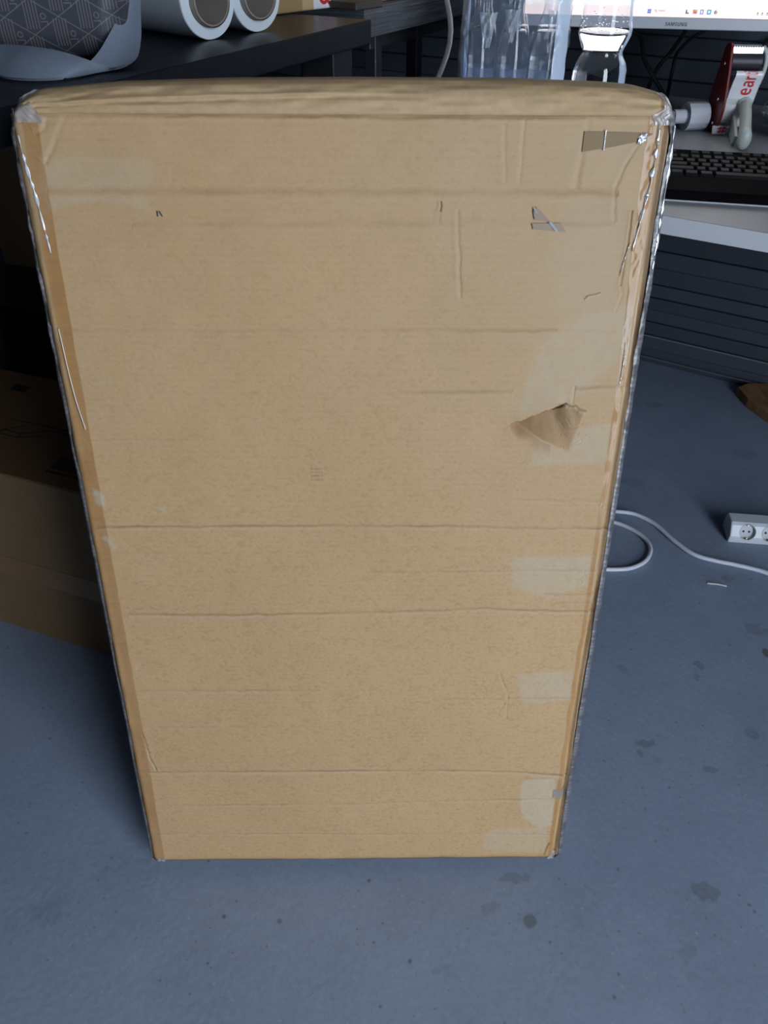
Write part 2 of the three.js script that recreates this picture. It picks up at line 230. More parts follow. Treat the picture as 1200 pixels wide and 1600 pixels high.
{
  const KR = [0.405, 0.262, 0.126], PALE = [0.405, 0.305, 0.195], TAPED = [0.345, 0.178, 0.054];
  for (let j = 0; j < FM; j++) for (let i = 0; i < FN; i++) {
    const u = (i + 0.5) / FN * FU - FU / 2, v = (j + 0.5) / FM * FV, k = j * FN + i;
    const low = fbm(u * 9 + 3, v * 9, 3, 40), mot = vnoise(u * 170 + 1.2 * vnoise(u * 90, v * 90, 42), v * 300 + 0.8 * vnoise(u * 120, v * 120, 45), 41), mo2 = vnoise(u * 330, v * 480, 43), gr = hash2(i, j, 44) - 0.5;
    const rough = mix(1.15, 0.6, sstep(0.35, 0.95, v)) * (1 - 0.5 * sstep(0.05, 0.25, u) * sstep(0.4, 0.8, v));
    const fleck = Math.max(0, mot * 0.6 + mo2 * 0.5 - 0.1);
    const L = 1 + 0.05 * low + rough * (0.09 * mot + 0.085 * mo2 - 0.26 * fleck) + 0.06 * gr + 0.012 * Math.sin(v * 2 * Math.PI / 0.0065);
    const paleK = clamp(0.34 * sstep(0.2, 0.95, v) * sstep(-0.1, 0.25, u) + 0.10 * fbm(u * 30, v * 12, 3, 46) + 0.12 * sstep(0.55, 0.9, v));
    for (let c = 0; c < 3; c++) frontCol[k * 3 + c] = mix(KR[c], PALE[c], paleK) * (L > 1 ? L : 1 + (L - 1) * [0.85, 1.05, 1.45][c]);
    frontH[k] = 0.5 + rough * (0.028 * mot + 0.024 * mo2) + 0.006 * Math.sin(v * 2 * Math.PI / 0.0065) + 0.01 * low;
    // bands where clear tape lies on the paper
    const wob = 0.0012 * vnoise(v * 40, 1, 50), ribs = 0.06 * vnoise(3, v * 420, 51);
    let t = 0;
    const inL = interp([[0, -0.2775], [0.3, -0.2748], [0.52, -0.2752], [0.84, -0.2728], [0.96, -0.2705]], v), outL = interp([[0, -0.2935], [0.5, -0.2925], [0.84, -0.2868], [0.96, -0.2855]], v);
    t = Math.max(t, sstep(outL - 0.0015, outL + 0.0015, u + wob) * (1 - sstep(inL - 0.0006, inL + 0.0008, u + wob * 0.4)));
    const inR = interp([[0, 0.2765], [0.27, 0.2755], [0.4, 0.2774], [0.72, 0.276], [0.85, 0.272], [0.955, 0.2695]], v);
    t = Math.max(t, sstep(inR - 0.0006, inR + 0.0006, u + wob) * (1 - sstep(0.2815, 0.283, u + wob)) * 1.0);
    t *= 0.85 + 0.3 * vnoise(u * 60, v * 18, 52);
    if (v < 0.012) t = Math.max(t, 0.5 * sstep(0.012, 0.004, v) * (0.6 + 0.4 * vnoise(u * 30, 1, 53)));
    if (t > 0) { for (let c = 0; c < 3; c++) frontCol[k * 3 + c] = mix(frontCol[k * 3 + c], TAPED[c] * (1 + ribs), clamp(t) * 0.92); frontH[k] += ribs * 0.05; }
  }
  const stamp = (x0, y0, x1, y1, f) => { const i0 = Math.max(0, Math.floor((x0 + FU / 2) / FU * FN)), i1 = Math.min(FN - 1, Math.ceil((x1 + FU / 2) / FU * FN)), j0 = Math.max(0, Math.floor(y0 / FV * FM)), j1 = Math.min(FM - 1, Math.ceil(y1 / FV * FM)); for (let j = j0; j <= j1; j++) for (let i = i0; i <= i1; i++) f((i + 0.5) / FN * FU - FU / 2, (j + 0.5) / FM * FV, j * FN + i); };
  const bounds = (p, m) => [Math.min(...p.map((q) => q[0])) - m, Math.min(...p.map((q) => q[1])) - m, Math.max(...p.map((q) => q[0])) + m, Math.max(...p.map((q) => q[1])) + m];
  for (const q of patches) stamp(...bounds(q.p, q.s * 2), (u, v, k) => { const d = polyDist(q.p, u + 0.0012 * vnoise(u * 400, v * 400, 60), v + 0.0012 * vnoise(u * 400, v * 400, 61)), a = q.k * sstep(-q.s, q.s, d) * (0.85 + 0.2 * vnoise(u * 150, v * 150, 62)); const P2 = [0.40, 0.335, 0.235]; for (let c = 0; c < 3; c++) frontCol[k * 3 + c] = mix(frontCol[k * 3 + c], P2[c], clamp(a)); });
  // the pushed-in flap is scuffed, browner paper, darkened with the painted shade of the dent
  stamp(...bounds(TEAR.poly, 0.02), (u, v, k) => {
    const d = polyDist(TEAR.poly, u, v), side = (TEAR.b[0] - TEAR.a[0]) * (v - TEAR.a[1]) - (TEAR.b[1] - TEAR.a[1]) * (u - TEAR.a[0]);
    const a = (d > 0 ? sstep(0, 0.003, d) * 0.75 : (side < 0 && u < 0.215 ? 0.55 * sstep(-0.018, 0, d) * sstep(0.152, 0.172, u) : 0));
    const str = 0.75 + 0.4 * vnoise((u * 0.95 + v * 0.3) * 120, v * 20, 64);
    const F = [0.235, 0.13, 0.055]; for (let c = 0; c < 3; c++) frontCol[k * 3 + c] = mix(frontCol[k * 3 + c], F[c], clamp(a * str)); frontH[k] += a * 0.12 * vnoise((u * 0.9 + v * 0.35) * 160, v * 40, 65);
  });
  // crushed, wrinkled paper
  for (const [u0, v0, r, k] of [[0.16, 0.315, 0.03, 1], [0.2, 0.28, 0.03, 0.6], [0.265, 0.485, 0.025, 0.8], [0.18, 0.12, 0.04, 0.5], [-0.27, 0.21, 0.02, 0.8], [0.235, 0.66, 0.03, 0.8]]) stamp(u0 - r, v0 - r, u0 + r, v0 + r, (u, v, q) => { const a = k * (1 - sstep(0.3, 1, Math.hypot(u - u0, v - v0) / r)); const n = Math.abs(vnoise(u * 130 + v * 60, v * 200 - u * 80, 67)); frontH[q] -= a * 0.12 * (1 - sstep(0, 0.25, n)); });
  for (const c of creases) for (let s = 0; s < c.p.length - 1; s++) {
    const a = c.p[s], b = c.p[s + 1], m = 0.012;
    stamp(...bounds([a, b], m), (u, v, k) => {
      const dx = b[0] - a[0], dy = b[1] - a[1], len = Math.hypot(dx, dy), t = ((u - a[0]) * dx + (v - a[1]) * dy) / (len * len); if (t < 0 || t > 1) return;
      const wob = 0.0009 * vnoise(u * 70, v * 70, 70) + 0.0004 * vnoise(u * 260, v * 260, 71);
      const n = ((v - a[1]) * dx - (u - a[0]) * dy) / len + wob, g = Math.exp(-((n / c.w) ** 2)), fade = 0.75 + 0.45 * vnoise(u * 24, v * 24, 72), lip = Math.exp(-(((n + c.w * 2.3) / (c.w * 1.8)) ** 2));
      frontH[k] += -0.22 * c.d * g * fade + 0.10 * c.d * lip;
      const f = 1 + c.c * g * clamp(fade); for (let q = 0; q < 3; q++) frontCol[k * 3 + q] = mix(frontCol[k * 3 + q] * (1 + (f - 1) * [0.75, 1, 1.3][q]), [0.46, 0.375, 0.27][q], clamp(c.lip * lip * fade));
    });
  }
  // faint ruled marks and a staple hole
  for (const [u0, v0] of [[-0.0368, 0.622], [-0.0368, 0.618], [-0.0368, 0.614], [-0.0368, 0.609]]) stamp(u0 - 0.006, v0 - 0.0006, u0 + 0.006, v0 + 0.0006, (u, v, k) => { for (let c = 0; c < 3; c++) frontCol[k * 3 + c] *= 0.86 + 0.14 * vnoise(u * 400, v, 73); });
}
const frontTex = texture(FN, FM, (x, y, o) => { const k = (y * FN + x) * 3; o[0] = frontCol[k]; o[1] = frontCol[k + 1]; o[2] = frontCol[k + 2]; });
const frontBump = texture(FN, FM, (x, y, o) => { o[0] = o[1] = o[2] = frontH[y * FN + x]; }, false);
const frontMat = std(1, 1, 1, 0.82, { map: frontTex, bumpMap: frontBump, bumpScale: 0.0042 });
// plain kraft board, uv in metres
const kraftTex = texture(512, 512, (x, y, o) => { const u = x / 512, v = y / 512, n = vnoise(u * 60, v * 90, 80, 0), m = vnoise(u * 140, v * 170, 81), L = 1 + 0.06 * n + 0.06 * m + 0.06 * (hash2(x, y, 82) - 0.5) + 0.06 * fbm(u * 8, v * 8, 2, 83); o[0] = 0.40 * L; o[1] = 0.26 * L; o[2] = 0.13 * L; }, true, THREE.RepeatWrapping);
kraftTex.repeat.set(3.3, 3.3);
const kraftMat = std(1, 1, 1, 0.82, { map: kraftTex });
const topV = (u) => interp([[-0.298, 0.958], [-0.294, 0.967], [-0.288, 0.974], [-0.268, 0.983], [-0.198, 0.989], [-0.1, 0.992], [0.0, 0.993], [0.15, 0.9928], [0.23, 0.9905], [0.258, 0.9885], [0.2845, 0.982], [0.290, 0.977], [0.295, 0.968], [0.298, 0.957]], u);
function frontZ(u, v) {
  let z = 0.0016 * fbm(u * 6 + 1, v * 6, 2, 90) + 0.0005 * vnoise(u * 40, v * 60, 92) + 0.003 * (1 - (u / 0.3) ** 2) * Math.sin(Math.PI * v);
  if (u < -0.287) z -= 0.003 * ((-0.287 - u) / 0.007) ** 2 * 1.0;
  z += 0.0012 * Math.exp(-(((u + 0.290) / 0.003) ** 2)) * (0.6 + 0.5 * vnoise(v * 45, 4, 93));          // raised paper lip along the left edge
  const gc = 0.2858 + 0.0010 * vnoise(v * 9, 2, 94) + (v < 0.445 ? -0.0006 : 0.0004), gw = 0.0022 + 0.0006 * vnoise(v * 14, 3, 95);
  z -= 0.0042 * Math.exp(-(((u - gc) / gw) ** 4));                                                          // folded groove beside the right edge
  if (v > 0.955) z -= 0.0006;
  if (v < 0.012) z -= 0.004 * ((0.012 - v) / 0.012) ** 2;
  // the torn flap, pushed in below its slit
  const ax = TEAR.a[0], ay = TEAR.a[1], dx = TEAR.b[0] - ax, dy = TEAR.b[1] - ay, L = Math.hypot(dx, dy), t = ((u - ax) * dx + (v - ay) * dy) / (L * L), s = ((v - ay) * dx - (u - ax) * dy) / L;
  if (s < -0.0009) {
    const reach = interp([[-0.3, 0.004], [0, 0.022], [0.35, 0.034], [0.7, 0.046], [1, 0.05], [1.35, 0.04]], t), fall = 1 - sstep(0, 1, -s / reach);
    const side = sstep(-0.06, 0.01, t) * (1 - sstep(0.72, 1.10, t));
    if (s > -0.0034) z -= 0.020 * sstep(0.0, 0.05, t) * (1 - sstep(0.86, 1.0, t));
    z -= fall * side * (0.0165 - 0.008 * clamp(t) + 0.0016 * vnoise(t * 7 - s * 40, s * 30, 97)) + fall * sstep(0.5, 0.8, t) * (1 - sstep(1.1, 1.4, t)) * 0.0008 * vnoise(t * 17, s * 120, 98);
  } else if (s < 0.02 && t > -0.05 && t < 1.05) z += 0.0016 * sstep(0.02, 0, s) * sstep(-0.02, 0.2, t) * (1 - sstep(0.85, 1.05, t));
  return z;
}
{
  const U0 = -0.2945, U1 = 0.2905, VT = 0.9618, nu = 290, nv = 480;
  const g = gridMesh(nu, nv, (a, b) => {
    let u = mix(U0, U1, a), v = b * VT;
    const ax = TEAR.a[0], ay = TEAR.a[1], dx = TEAR.b[0] - ax, dy = TEAR.b[1] - ay, L = Math.hypot(dx, dy), t = ((u - ax) * dx + (v - ay) * dy) / (L * L), s = ((v - ay) * dx - (u - ax) * dy) / L;
    if (t > -0.08 && t < 1.05 && Math.abs(s) < 0.00205) { const want = s > -0.0001 ? 0 : -0.0012; u += -dy / L * (want - s); v += dx / L * (want - s); }
    return [u, v, frontZ(u, v)];
  }, uvFront);
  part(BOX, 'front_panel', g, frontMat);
  // rounded, taped-over top: crease, sloping strip, bulging roll-over
  const prof = [[0, 0], [0.0015, 0.12], [0.001, 0.3], [-0.001, 0.52], [-0.004, 0.68], [-0.008, 0.8], [-0.014, 0.9], [-0.022, 0.96], [-0.035, 1], [-0.055, 1], [-0.078, 0.93], [-0.093, 0.78], [-BT, 0.35], [-BT, -0.4]];
  const top = gridMesh(200, 52, (a, b) => {
    const u = mix(-0.2925, 0.2915, a), x = b * (prof.length - 1), i = Math.min(prof.length - 2, Math.floor(x)), f = x - i;
    const z0 = mix(prof[i][0], prof[i + 1][0], f), k = mix(prof[i][1], prof[i + 1][1], f), end = sstep(0.278, 0.2925, Math.abs(u));
    const wr = 0.0014 * vnoise(u * 22, k * 5 + 2, 100) * sstep(0.05, 0.3, k) + 0.0009 * vnoise(u * 60, k * 9, 101) * sstep(0.05, 0.3, k);
    const fold = 0.0018 * Math.exp(-(((k - 0.50 - 0.12 * vnoise(u * 6, 1, 102) - 0.25 * u) / 0.06) ** 2)) * (1 - sstep(-0.02, 0.1, u)) - 0.0022 * Math.exp(-(((k - 0.42 - 0.1 * vnoise(u * 6, 1, 102) - 0.25 * u) / 0.05) ** 2)) * (1 - sstep(-0.02, 0.1, u));
    return [u, 0.9615 + k * (topV(u) - 0.9615) + (k < 0 ? 0.03 * k : 0), z0 - 0.010 * end * (k > 0 ? 1 : 0) + wr + fold - (b === 0 ? 0.0012 : 0)];
  }, (q, a, b) => [(q[0] + FU / 2) / FU, (0.9615 + b * 0.12) / FV]);
  const topTex = texture(600, 128, (x, y, o) => {
    const u = x / 600 * FU - FU / 2, k = y / 128, L = 1 + 0.06 * vnoise(u * 160, k * 14, 110) + 0.05 * vnoise(u * 320, k * 28, 111) + 0.05 * fbm(u * 12, k * 3, 2, 112), br = clamp(sstep(0.42, 0.62, k + 0.05 * vnoise(u * 9, 1, 113)) * 0.55 + 0.5 * sstep(0.2, 0.6, vnoise(u * 14, k * 10, 114)) + 0.6 * sstep(0.06, 0.0, k));
    const A = [0.40, 0.275, 0.145], B = [0.345, 0.225, 0.105]; for (let c = 0; c < 3; c++) o[c] = mix(A[c], B[c], clamp(br)) * L;
  });
  const tm = std(1, 1, 1, 0.7, { map: topTex }); const p = top.attributes.uv; for (let i = 0; i < p.count; i++) { const b = Math.floor(i / 201) / 52; p.setY(i, b); }
  part(BOX, 'top_flap', top, tm);
  for (const s of [-1, 1]) part(BOX, 'side_panel', rbox(0.004, 0.955, BT - 0.012, 0.0015).translate(s * (BW - 0.0035), 0.4795, -BT / 2 - 0.004), kraftMat);
  part(BOX, 'back_panel', rbox(2 * BW - 0.006, 0.958, 0.004, 0.0015).translate(0, 0.479, -BT + 0.002), kraftMat);
  part(BOX, 'bottom_panel', rbox(2 * BW - 0.012, 0.004, BT - 0.008, 0.0015).translate(0, 0.002, -BT / 2 - 0.002), kraftMat);
  // corrugated bottom lip, seen as a thin pale line
  part(BOX, 'bottom_lip', gridMesh(240, 3, (a, b) => { const u = mix(-0.288, 0.283, a); return [u, -0.0008 + 0.0006 * vnoise(u * 300, 2, 120) * (u > -0.1 && u < 0.06 ? 1 : 0.2), -0.001 - 0.0036 * b - 0.0025]; }), std(0.30, 0.25, 0.20, 0.8));

  // clear tape: wrapped round each long edge, silvery on the board's edge, wrinkled and shiny on the face
  const silver = phys(0.20, 0.19, 0.195, 0.34, { metalness: 0.15 }), film = phys(0.97, 0.97, 0.97, 0.09, { transmission: 1, thickness: 0, ior: 1.62 });
  const edge = (s) => gridMesh(9, 420, (a, b) => {
    const v = mix(0.002, 0.966, b), w0 = s > 0 ? BW - 0.0076 + 0.0009 * vnoise(v * 16, 1, 130) : BW - 0.0052 + 0.0011 * vnoise(v * 20, 1, 131), corner = sstep(0.945, 0.968, b * 0.97) * 0.004 + sstep(0.012, 0, v) * 0.007;
    const t = a, u = t < 0.7 ? mix(w0, BW, (t / 0.7) ** 0.8) : BW, z = t < 0.7 ? 0.0006 - 0.0055 * (t / 0.7) ** 2.2 : mix(-0.005, -0.04, (t - 0.7) / 0.3);
    const up = sstep(0.55, 0.9, v), n = (0.00025 + 0.0007 * up) * vnoise(v * 70 + s * 9, t * 3, 132) + (0.00015 + 0.0003 * up) * vnoise(v * 320, t * 6, 133);
    const chip = s > 0 ? 0.0035 * Math.exp(-(((v - 0.44) / 0.006) ** 2)) : 0;
    return [s * (u - corner + chip * 0.5 * (t > 0.3 ? 1 : 0) + n * 0.6), v, z + n + 0.0004];
  }, (q, a, b) => [a * 0.1, b * 4]);
  const flute = texture(32, 1024, (x, y, o) => { const k = Math.sin(y / 1024 * 6.2832 * 42) > 0.1 ? 1 : 0; const n = vnoise(y * 0.05, x * 0.2, 140); o[0] = o[1] = o[2] = 0.55 + 0.22 * k * (n > -0.2 ? 1 : 0.2) + 0.2 * n; }, true, THREE.RepeatWrapping);
  silver.map = flute; silver.bumpMap = flute; silver.bumpScale = 0.0006;
  const eL = edge(-1); { const ix = eL.index.array; for (let i = 0; i < ix.length; i += 3) { const t = ix[i]; ix[i] = ix[i + 1]; ix[i + 1] = t; } eL.computeVertexNormals(); }
  const e1 = part(BOX, 'edge_tape', eL, silver), e2 = part(BOX, 'edge_tape', edge(1), silver);
  e1.userData.label = 'silvery clear tape on left edge'; e2.userData.label = 'silvery clear tape on right edge';
  const faceTape = (u0, u1, v0, v1, amp, seed, nu2 = 16, nv2 = 420) => gridMesh(nu2, nv2, (a, b) => {
    const v = mix(v0, v1, b), u = mix(u0(v), u1(v), a), up = amp(v), rim = Math.min(1, a * 6, (1 - a) * 6);
    const n = up * rim * (Math.max(0, vnoise(v * 38, a * 2.2, seed)) * 0.0028 + 0.0008 * vnoise(v * 170, a * 6, seed + 1) + 0.0004 * vnoise(v * 420, a * 9, seed + 2));
    return [u, v, Math.max(frontZ(u, v), -0.0035) + 0.0006 + Math.max(n, -0.0002)];
  });
  part(BOX, 'packing_tape', faceTape(() => -0.294, (v) => interp([[0, -0.2775], [0.3, -0.2748], [0.52, -0.2752], [0.84, -0.2728], [0.96, -0.2705]], v), 0.003, 0.96, (v) => 0.2 + 0.55 * sstep(0.72, 0.9, v), 150), film);
  part(BOX, 'packing_tape', faceTape((v) => interp([[0, 0.2765], [0.27, 0.2755], [0.4, 0.2774], [0.72, 0.276], [0.85, 0.272], [0.955, 0.2695]], v), () => 0.2895, 0.003, 0.962, (v) => 0.15 + 0.4 * sstep(0.74, 0.93, v), 160), phys(0.97, 0.97, 0.97, 0.12, { transmission: 1, thickness: 0, ior: 1.5, specularIntensity: 0.42 }));
  // bright metallic strips added along the tape to draw its glints
  const glint = phys(0.90, 0.92, 0.96, 0.16, { metalness: 0.65 });
  const glintStrip = (pts, w, h, seed) => { const c = new THREE.CatmullRomCurve3(pts.map(([u, v]) => V(u, v, 0))); return gridMesh(6, 120, (a, b) => { const q = c.getPoint(b), tw = w * Math.sin(Math.PI * clamp(b * 0.98 + 0.01)) ** 0.4 * (0.55 + 0.6 * vnoise(b * 22, 1, seed)), s = a * 2 - 1; return [q.x + s * tw, q.y, Math.max(frontZ(q.x + s * tw, q.y), -0.001) + 0.0008 + h * (1 - s * s) * (0.7 + 0.5 * vnoise(b * 40, s, seed + 1)) - 0.0012 * s * 0]; }); };
  const b1 = part(BOX, 'tape_glint', glintStrip([[0.2795, 0.962], [0.281, 0.935], [0.2795, 0.905], [0.276, 0.88], [0.272, 0.848]], 0.0030, 0.0022, 170), glint); b1.userData.label = 'added strip drawing the tape glint near the upper right edge';
  const b2 = part(BOX, 'tape_glint', glintStrip([[0.269, 0.855], [0.2655, 0.838], [0.2635, 0.825]], 0.0010, 0.0012, 174), glint);
  const b3 = part(BOX, 'tape_glint', glintStrip([[-0.2895, 0.945], [-0.2875, 0.92], [-0.284, 0.895], [-0.2815, 0.865], [-0.2795, 0.845]], 0.0017, 0.0008, 178), phys(0.62, 0.62, 0.64, 0.3, { metalness: 0.1 })); b3.userData.label = 'added strip drawing the tape glint near the upper left edge';
  part(BOX, 'tape_glint', glintStrip([[0.2785, 0.76], [0.2795, 0.735], [0.2785, 0.715]], 0.0008, 0.0010, 181), glint);
  part(BOX, 'tape_glint', glintStrip([[0.2942, 0.955], [0.2946, 0.92], [0.2944, 0.885], [0.2943, 0.85], [0.2942, 0.82]], 0.0022, 0.0012, 184), phys(0.75, 0.77, 0.76, 0.2, { metalness: 0.5 }));
  part(BOX, 'tape_strand', capTube([[-0.2855, 0.773, 0.002], [-0.2845, 0.755, 0.0025], [-0.2835, 0.735, 0.003], [-0.2812, 0.70, 0.0028], [-0.277, 0.668, 0.0025]], 0.0005, 40, 6), phys(0.62, 0.57, 0.5, 0.35));
  // wrinkled tape caps on the four corners
  const cap = (s, v0, v1, w, amp, seed) => gridMesh(26, 40, (a, b) => { const v = mix(v0, v1, b), t = a * 1.25, ragged = 1 + 0.35 * vnoise(v * 160, 1, seed + 7), d = t < 1 ? w * ragged * (1 - t) : 0; let u = BW - 0.0005 - d; u -= Math.max(0, v > 0.9 ? u - interp([[0.945, 0.298], [0.957, 0.2975], [0.968, 0.2945], [0.976, 0.2895], [0.985, 0.277]], v) : 0); const z0 = t < 1 ? 0.0014 - 0.012 * Math.max(0, 1 - d / 0.012) ** 2 : -0.011 - (t - 1) * 0.09; const tv = topV(s * Math.min(u, 0.2965)); const n = amp * (Math.abs(vnoise(a * 7 + v * 70, v * 110, seed)) * 1.4 + 0.6 * vnoise(a * 22, v * 300, seed + 1)); const lim = Math.min(v, tv + 0.0006); const roll = v > 0.9 ? -0.016 * sstep(tv - 0.012, tv + 0.001, lim) : v < 0.03 ? -0.003 : 0; return [s * u, lim, z0 + roll + n]; });
  const flip = (g) => { const ix = g.index.array; for (let i = 0; i < ix.length; i += 3) { const t = ix[i]; ix[i] = ix[i + 1]; ix[i + 1] = t; } g.computeVertexNormals(); return g; };
  const capFilm = phys(0.50, 0.47, 0.45, 0.2, { metalness: 0.15, transparent: true, opacity: 0.55 });
  part(BOX, 'corner_tape', flip(cap(-1, 0.955, 0.981, 0.028, 0.0012, 190)), capFilm);
  part(BOX, 'corner_tape', cap(1, 0.955, 0.981, 0.022, 0.0012, 193), capFilm);
  part(BOX, 'corner_tape', flip(cap(-1, 0.000, 0.012, 0.024, 0.0012, 196)), capFilm);
  part(BOX, 'corner_tape', cap(1, 0.000, 0.016, 0.020, 0.0012, 199), capFilm);
  // scraps of film stuck to the face
  const scrap = (poly, z, m, name, amp, seed) => { const sh = new THREE.Shape(poly.map(([x, y]) => new THREE.Vector2(x, y))); const g = new THREE.ExtrudeGeometry(sh, { depth: 0.0006, bevelEnabled: false, steps: 1 }); const [cx, cy] = [0, 1].map((k) => poly.reduce((a, q) => a + q[k], 0) / poly.length); g.translate(0, 0, frontZ(cx, cy) + z); return part(BOX, name, g, m); };
  const olive = phys(0.20, 0.135, 0.065, 0.5, { specularIntensity: 0.4 }), greyFilm = phys(0.26, 0.19, 0.13, 0.4, { specularIntensity: 0.5 });
  scrap([[0.2137, 0.95], [0.276, 0.9487], [0.2655, 0.9425], [0.24, 0.9375], [0.2134, 0.9334]], 0.0009, olive, 'tape_scrap').userData.label = 'dark strip of old tape';
  part(BOX, 'scrap_glint', gridMesh(3, 24, (a, b) => { const v = mix(0.935, 0.951, b); return [0.2325 + (a - 0.5) * 0.0016, v, frontZ(0.2325, v) + 0.0018 + 0.001 * Math.sin(a * 3.14) + 0.0004 * vnoise(v * 900, a, 7)]; }), glint);  // bright metallic slivers drawing the glints on the old tape
  part(BOX, 'scrap_glint', gridMesh(8, 12, (a, b) => { const u = mix(0.2625, 0.2695, a), v = mix(0.9425, 0.9495, b) - 0.003 * (1 - a); return [u, v, frontZ(u, v) + 0.0022 + 0.0018 * vnoise(a * 5, b * 5, 9)]; }), glint);
  scrap([[0.1739, 0.8833], [0.1768, 0.8868], [0.1798, 0.885], [0.1904, 0.8744], [0.1758, 0.876]], 0.0012, greyFilm, 'film_scrap');
  scrap([[0.1737, 0.8726], [0.2008, 0.8727], [0.2065, 0.8653], [0.1753, 0.8675]], 0.0010, greyFilm, 'film_scrap');
  part(BOX, 'film_glint', gridMesh(2, 10, (a, b) => [mix(0.1905, 0.1975, b) + (a - 0.5) * 0.003, mix(0.8738, 0.8658, b), 0.0055 + frontZ(0.194, 0.87) - 0.003 + 0.0006 * a]), glint);  // bright metallic slivers drawing the glints on the film scraps
  part(BOX, 'film_glint', gridMesh(2, 10, (a, b) => [mix(0.1745, 0.177, b) + (a - 0.5) * 0.002, mix(0.8865, 0.8815, b), 0.0025 + frontZ(0.176, 0.88) + 0.0005 * a]), glint);
  const st = mergeGeometries([rbox(0.0009, 0.005, 0.0008, 0.0001), rbox(0.0009, 0.005, 0.0008, 0.0001).rotateZ(0.5).translate(0.003, 0, 0)]); part(BOX, 'staple', st.translate(-0.1745, 0.88, frontZ(-0.1745, 0.88) + 0.0007), std(0.10, 0.10, 0.10, 0.35, { metalness: 0.6 }));
  part(BOX, 'tape_patch', gridMesh(10, 10, (a, b) => { const u = mix(0.2715, 0.2885, a), v = mix(0.1235, 0.139, b) + 0.002 * Math.sin(a * 9); return [u, v, frontZ(u, v) + 0.0008 + (u > 0.283 ? 0.0005 : 0)]; }), phys(0.30, 0.27, 0.24, 0.3, { transparent: true, opacity: 0.7 }));
}

// ---------------------------------------------------------------- dark work tables on the left
const TB = V(-0.02, 0, -1.446), TD = V(0.470, 0, -0.883), TI = V(-0.883, 0, -0.470);   // near right corner, along the front edge (away), inwards
const TTURN = Math.atan2(TD.x, TD.z) + Math.PI;                  // local -z runs along the edge, away; local -x runs inwards
const onTable = (along, inward, y) => [TB.x + TD.x * along + TI.x * inward, y, TB.z + TD.z * along + TI.z * inward];
const blackTop = phys(0.0085, 0.0115, 0.018, 0.34, { bumpMap: floorBump, bumpScale: 0.0004, specularIntensity: 0.25 });
const blackMetal = std(0.012, 0.013, 0.016, 0.45);
{
  const t = thing('work_table', 'black work table with thick glossy top behind the carton at the left', 'table', onTable(0, 0, 0), TTURN);
  part(t, 'table_top', rbox(0.66, 0.034, 1.5, 0.0025).translate(-0.33, 0.943, 0.75), blackTop);
  part(t, 'leg', rbox(0.06, 0.926, 0.06, 0.003).translate(-0.055, 0.463, 0.05), blackMetal);
  part(t, 'leg', rbox(0.06, 0.926, 0.06, 0.003).translate(-0.60, 0.463, 0.05), blackMetal);
  part(t, 'leg', rbox(0.06, 0.926, 0.06, 0.003).translate(-0.60, 0.463, 1.43), blackMetal);
  part(t, 'rail', rbox(0.03, 0.05, 1.32, 0.003).translate(-0.60, 0.90, 0.74), blackMetal);
}
const greyWood = canvasTexture(1024, 128, (c, w, h) => {
  const R = rng(5); c.fillStyle = 'rgb(58,63,70)'; c.fillRect(0, 0, w, h);
  for (let i = 0; i < 700; i++) { const y = R() * h, x = R() * w, l = 60 + R() * 400, k = R(); c.strokeStyle = k < 0.5 ? 'rgba(28,31,36,0.35)' : 'rgba(120,128,136,0.22)'; c.lineWidth = 0.6 + R() * 1.6; c.beginPath(); c.moveTo(x, y); c.bezierCurveTo(x + l * 0.3, y + (R() - 0.5) * 7, x + l * 0.6, y + (R() - 0.5) * 7, x + l, y + (R() - 0.5) * 5); c.stroke(); }
}, THREE.RepeatWrapping);
greyWood.repeat.set(1.2, 1);
{
  const t = thing('wood_table', 'grey wood-grain table with thin black legs standing behind the black table', 'table', [-0.034, 0, -1.594], Math.atan2(0.5, -0.866) + Math.PI);
  part(t, 'table_top', rbox(0.6, 0.047, 0.66, 0.002).translate(-0.30, 0.9365, -0.33), std(1, 1, 1, 0.55, { map: greyWood }));
  const m = t.children[0].geometry, p = m.attributes.position, n = m.attributes.normal, uv = m.attributes.uv; for (let i = 0; i < p.count; i++) Math.abs(n.getY(i)) > 0.7 ? uv.setXY(i, p.getZ(i) * 1.5, p.getX(i) * 6) : uv.setXY(i, (p.getZ(i) + p.getX(i)) * 1.5, p.getY(i) * 12);
  for (const [x, z] of [[-0.06, -0.13], [-0.06, -0.30], [-0.55, -0.1], [-0.55, -0.6]]) part(t, 'leg', rbox(0.026, 0.914, 0.026, 0.003).translate(x, 0.457, z), blackMetal);
  part(t, 'rail', rbox(0.022, 0.03, 0.5, 0.003).translate(-0.06, 0.895, -0.35), blackMetal);
}
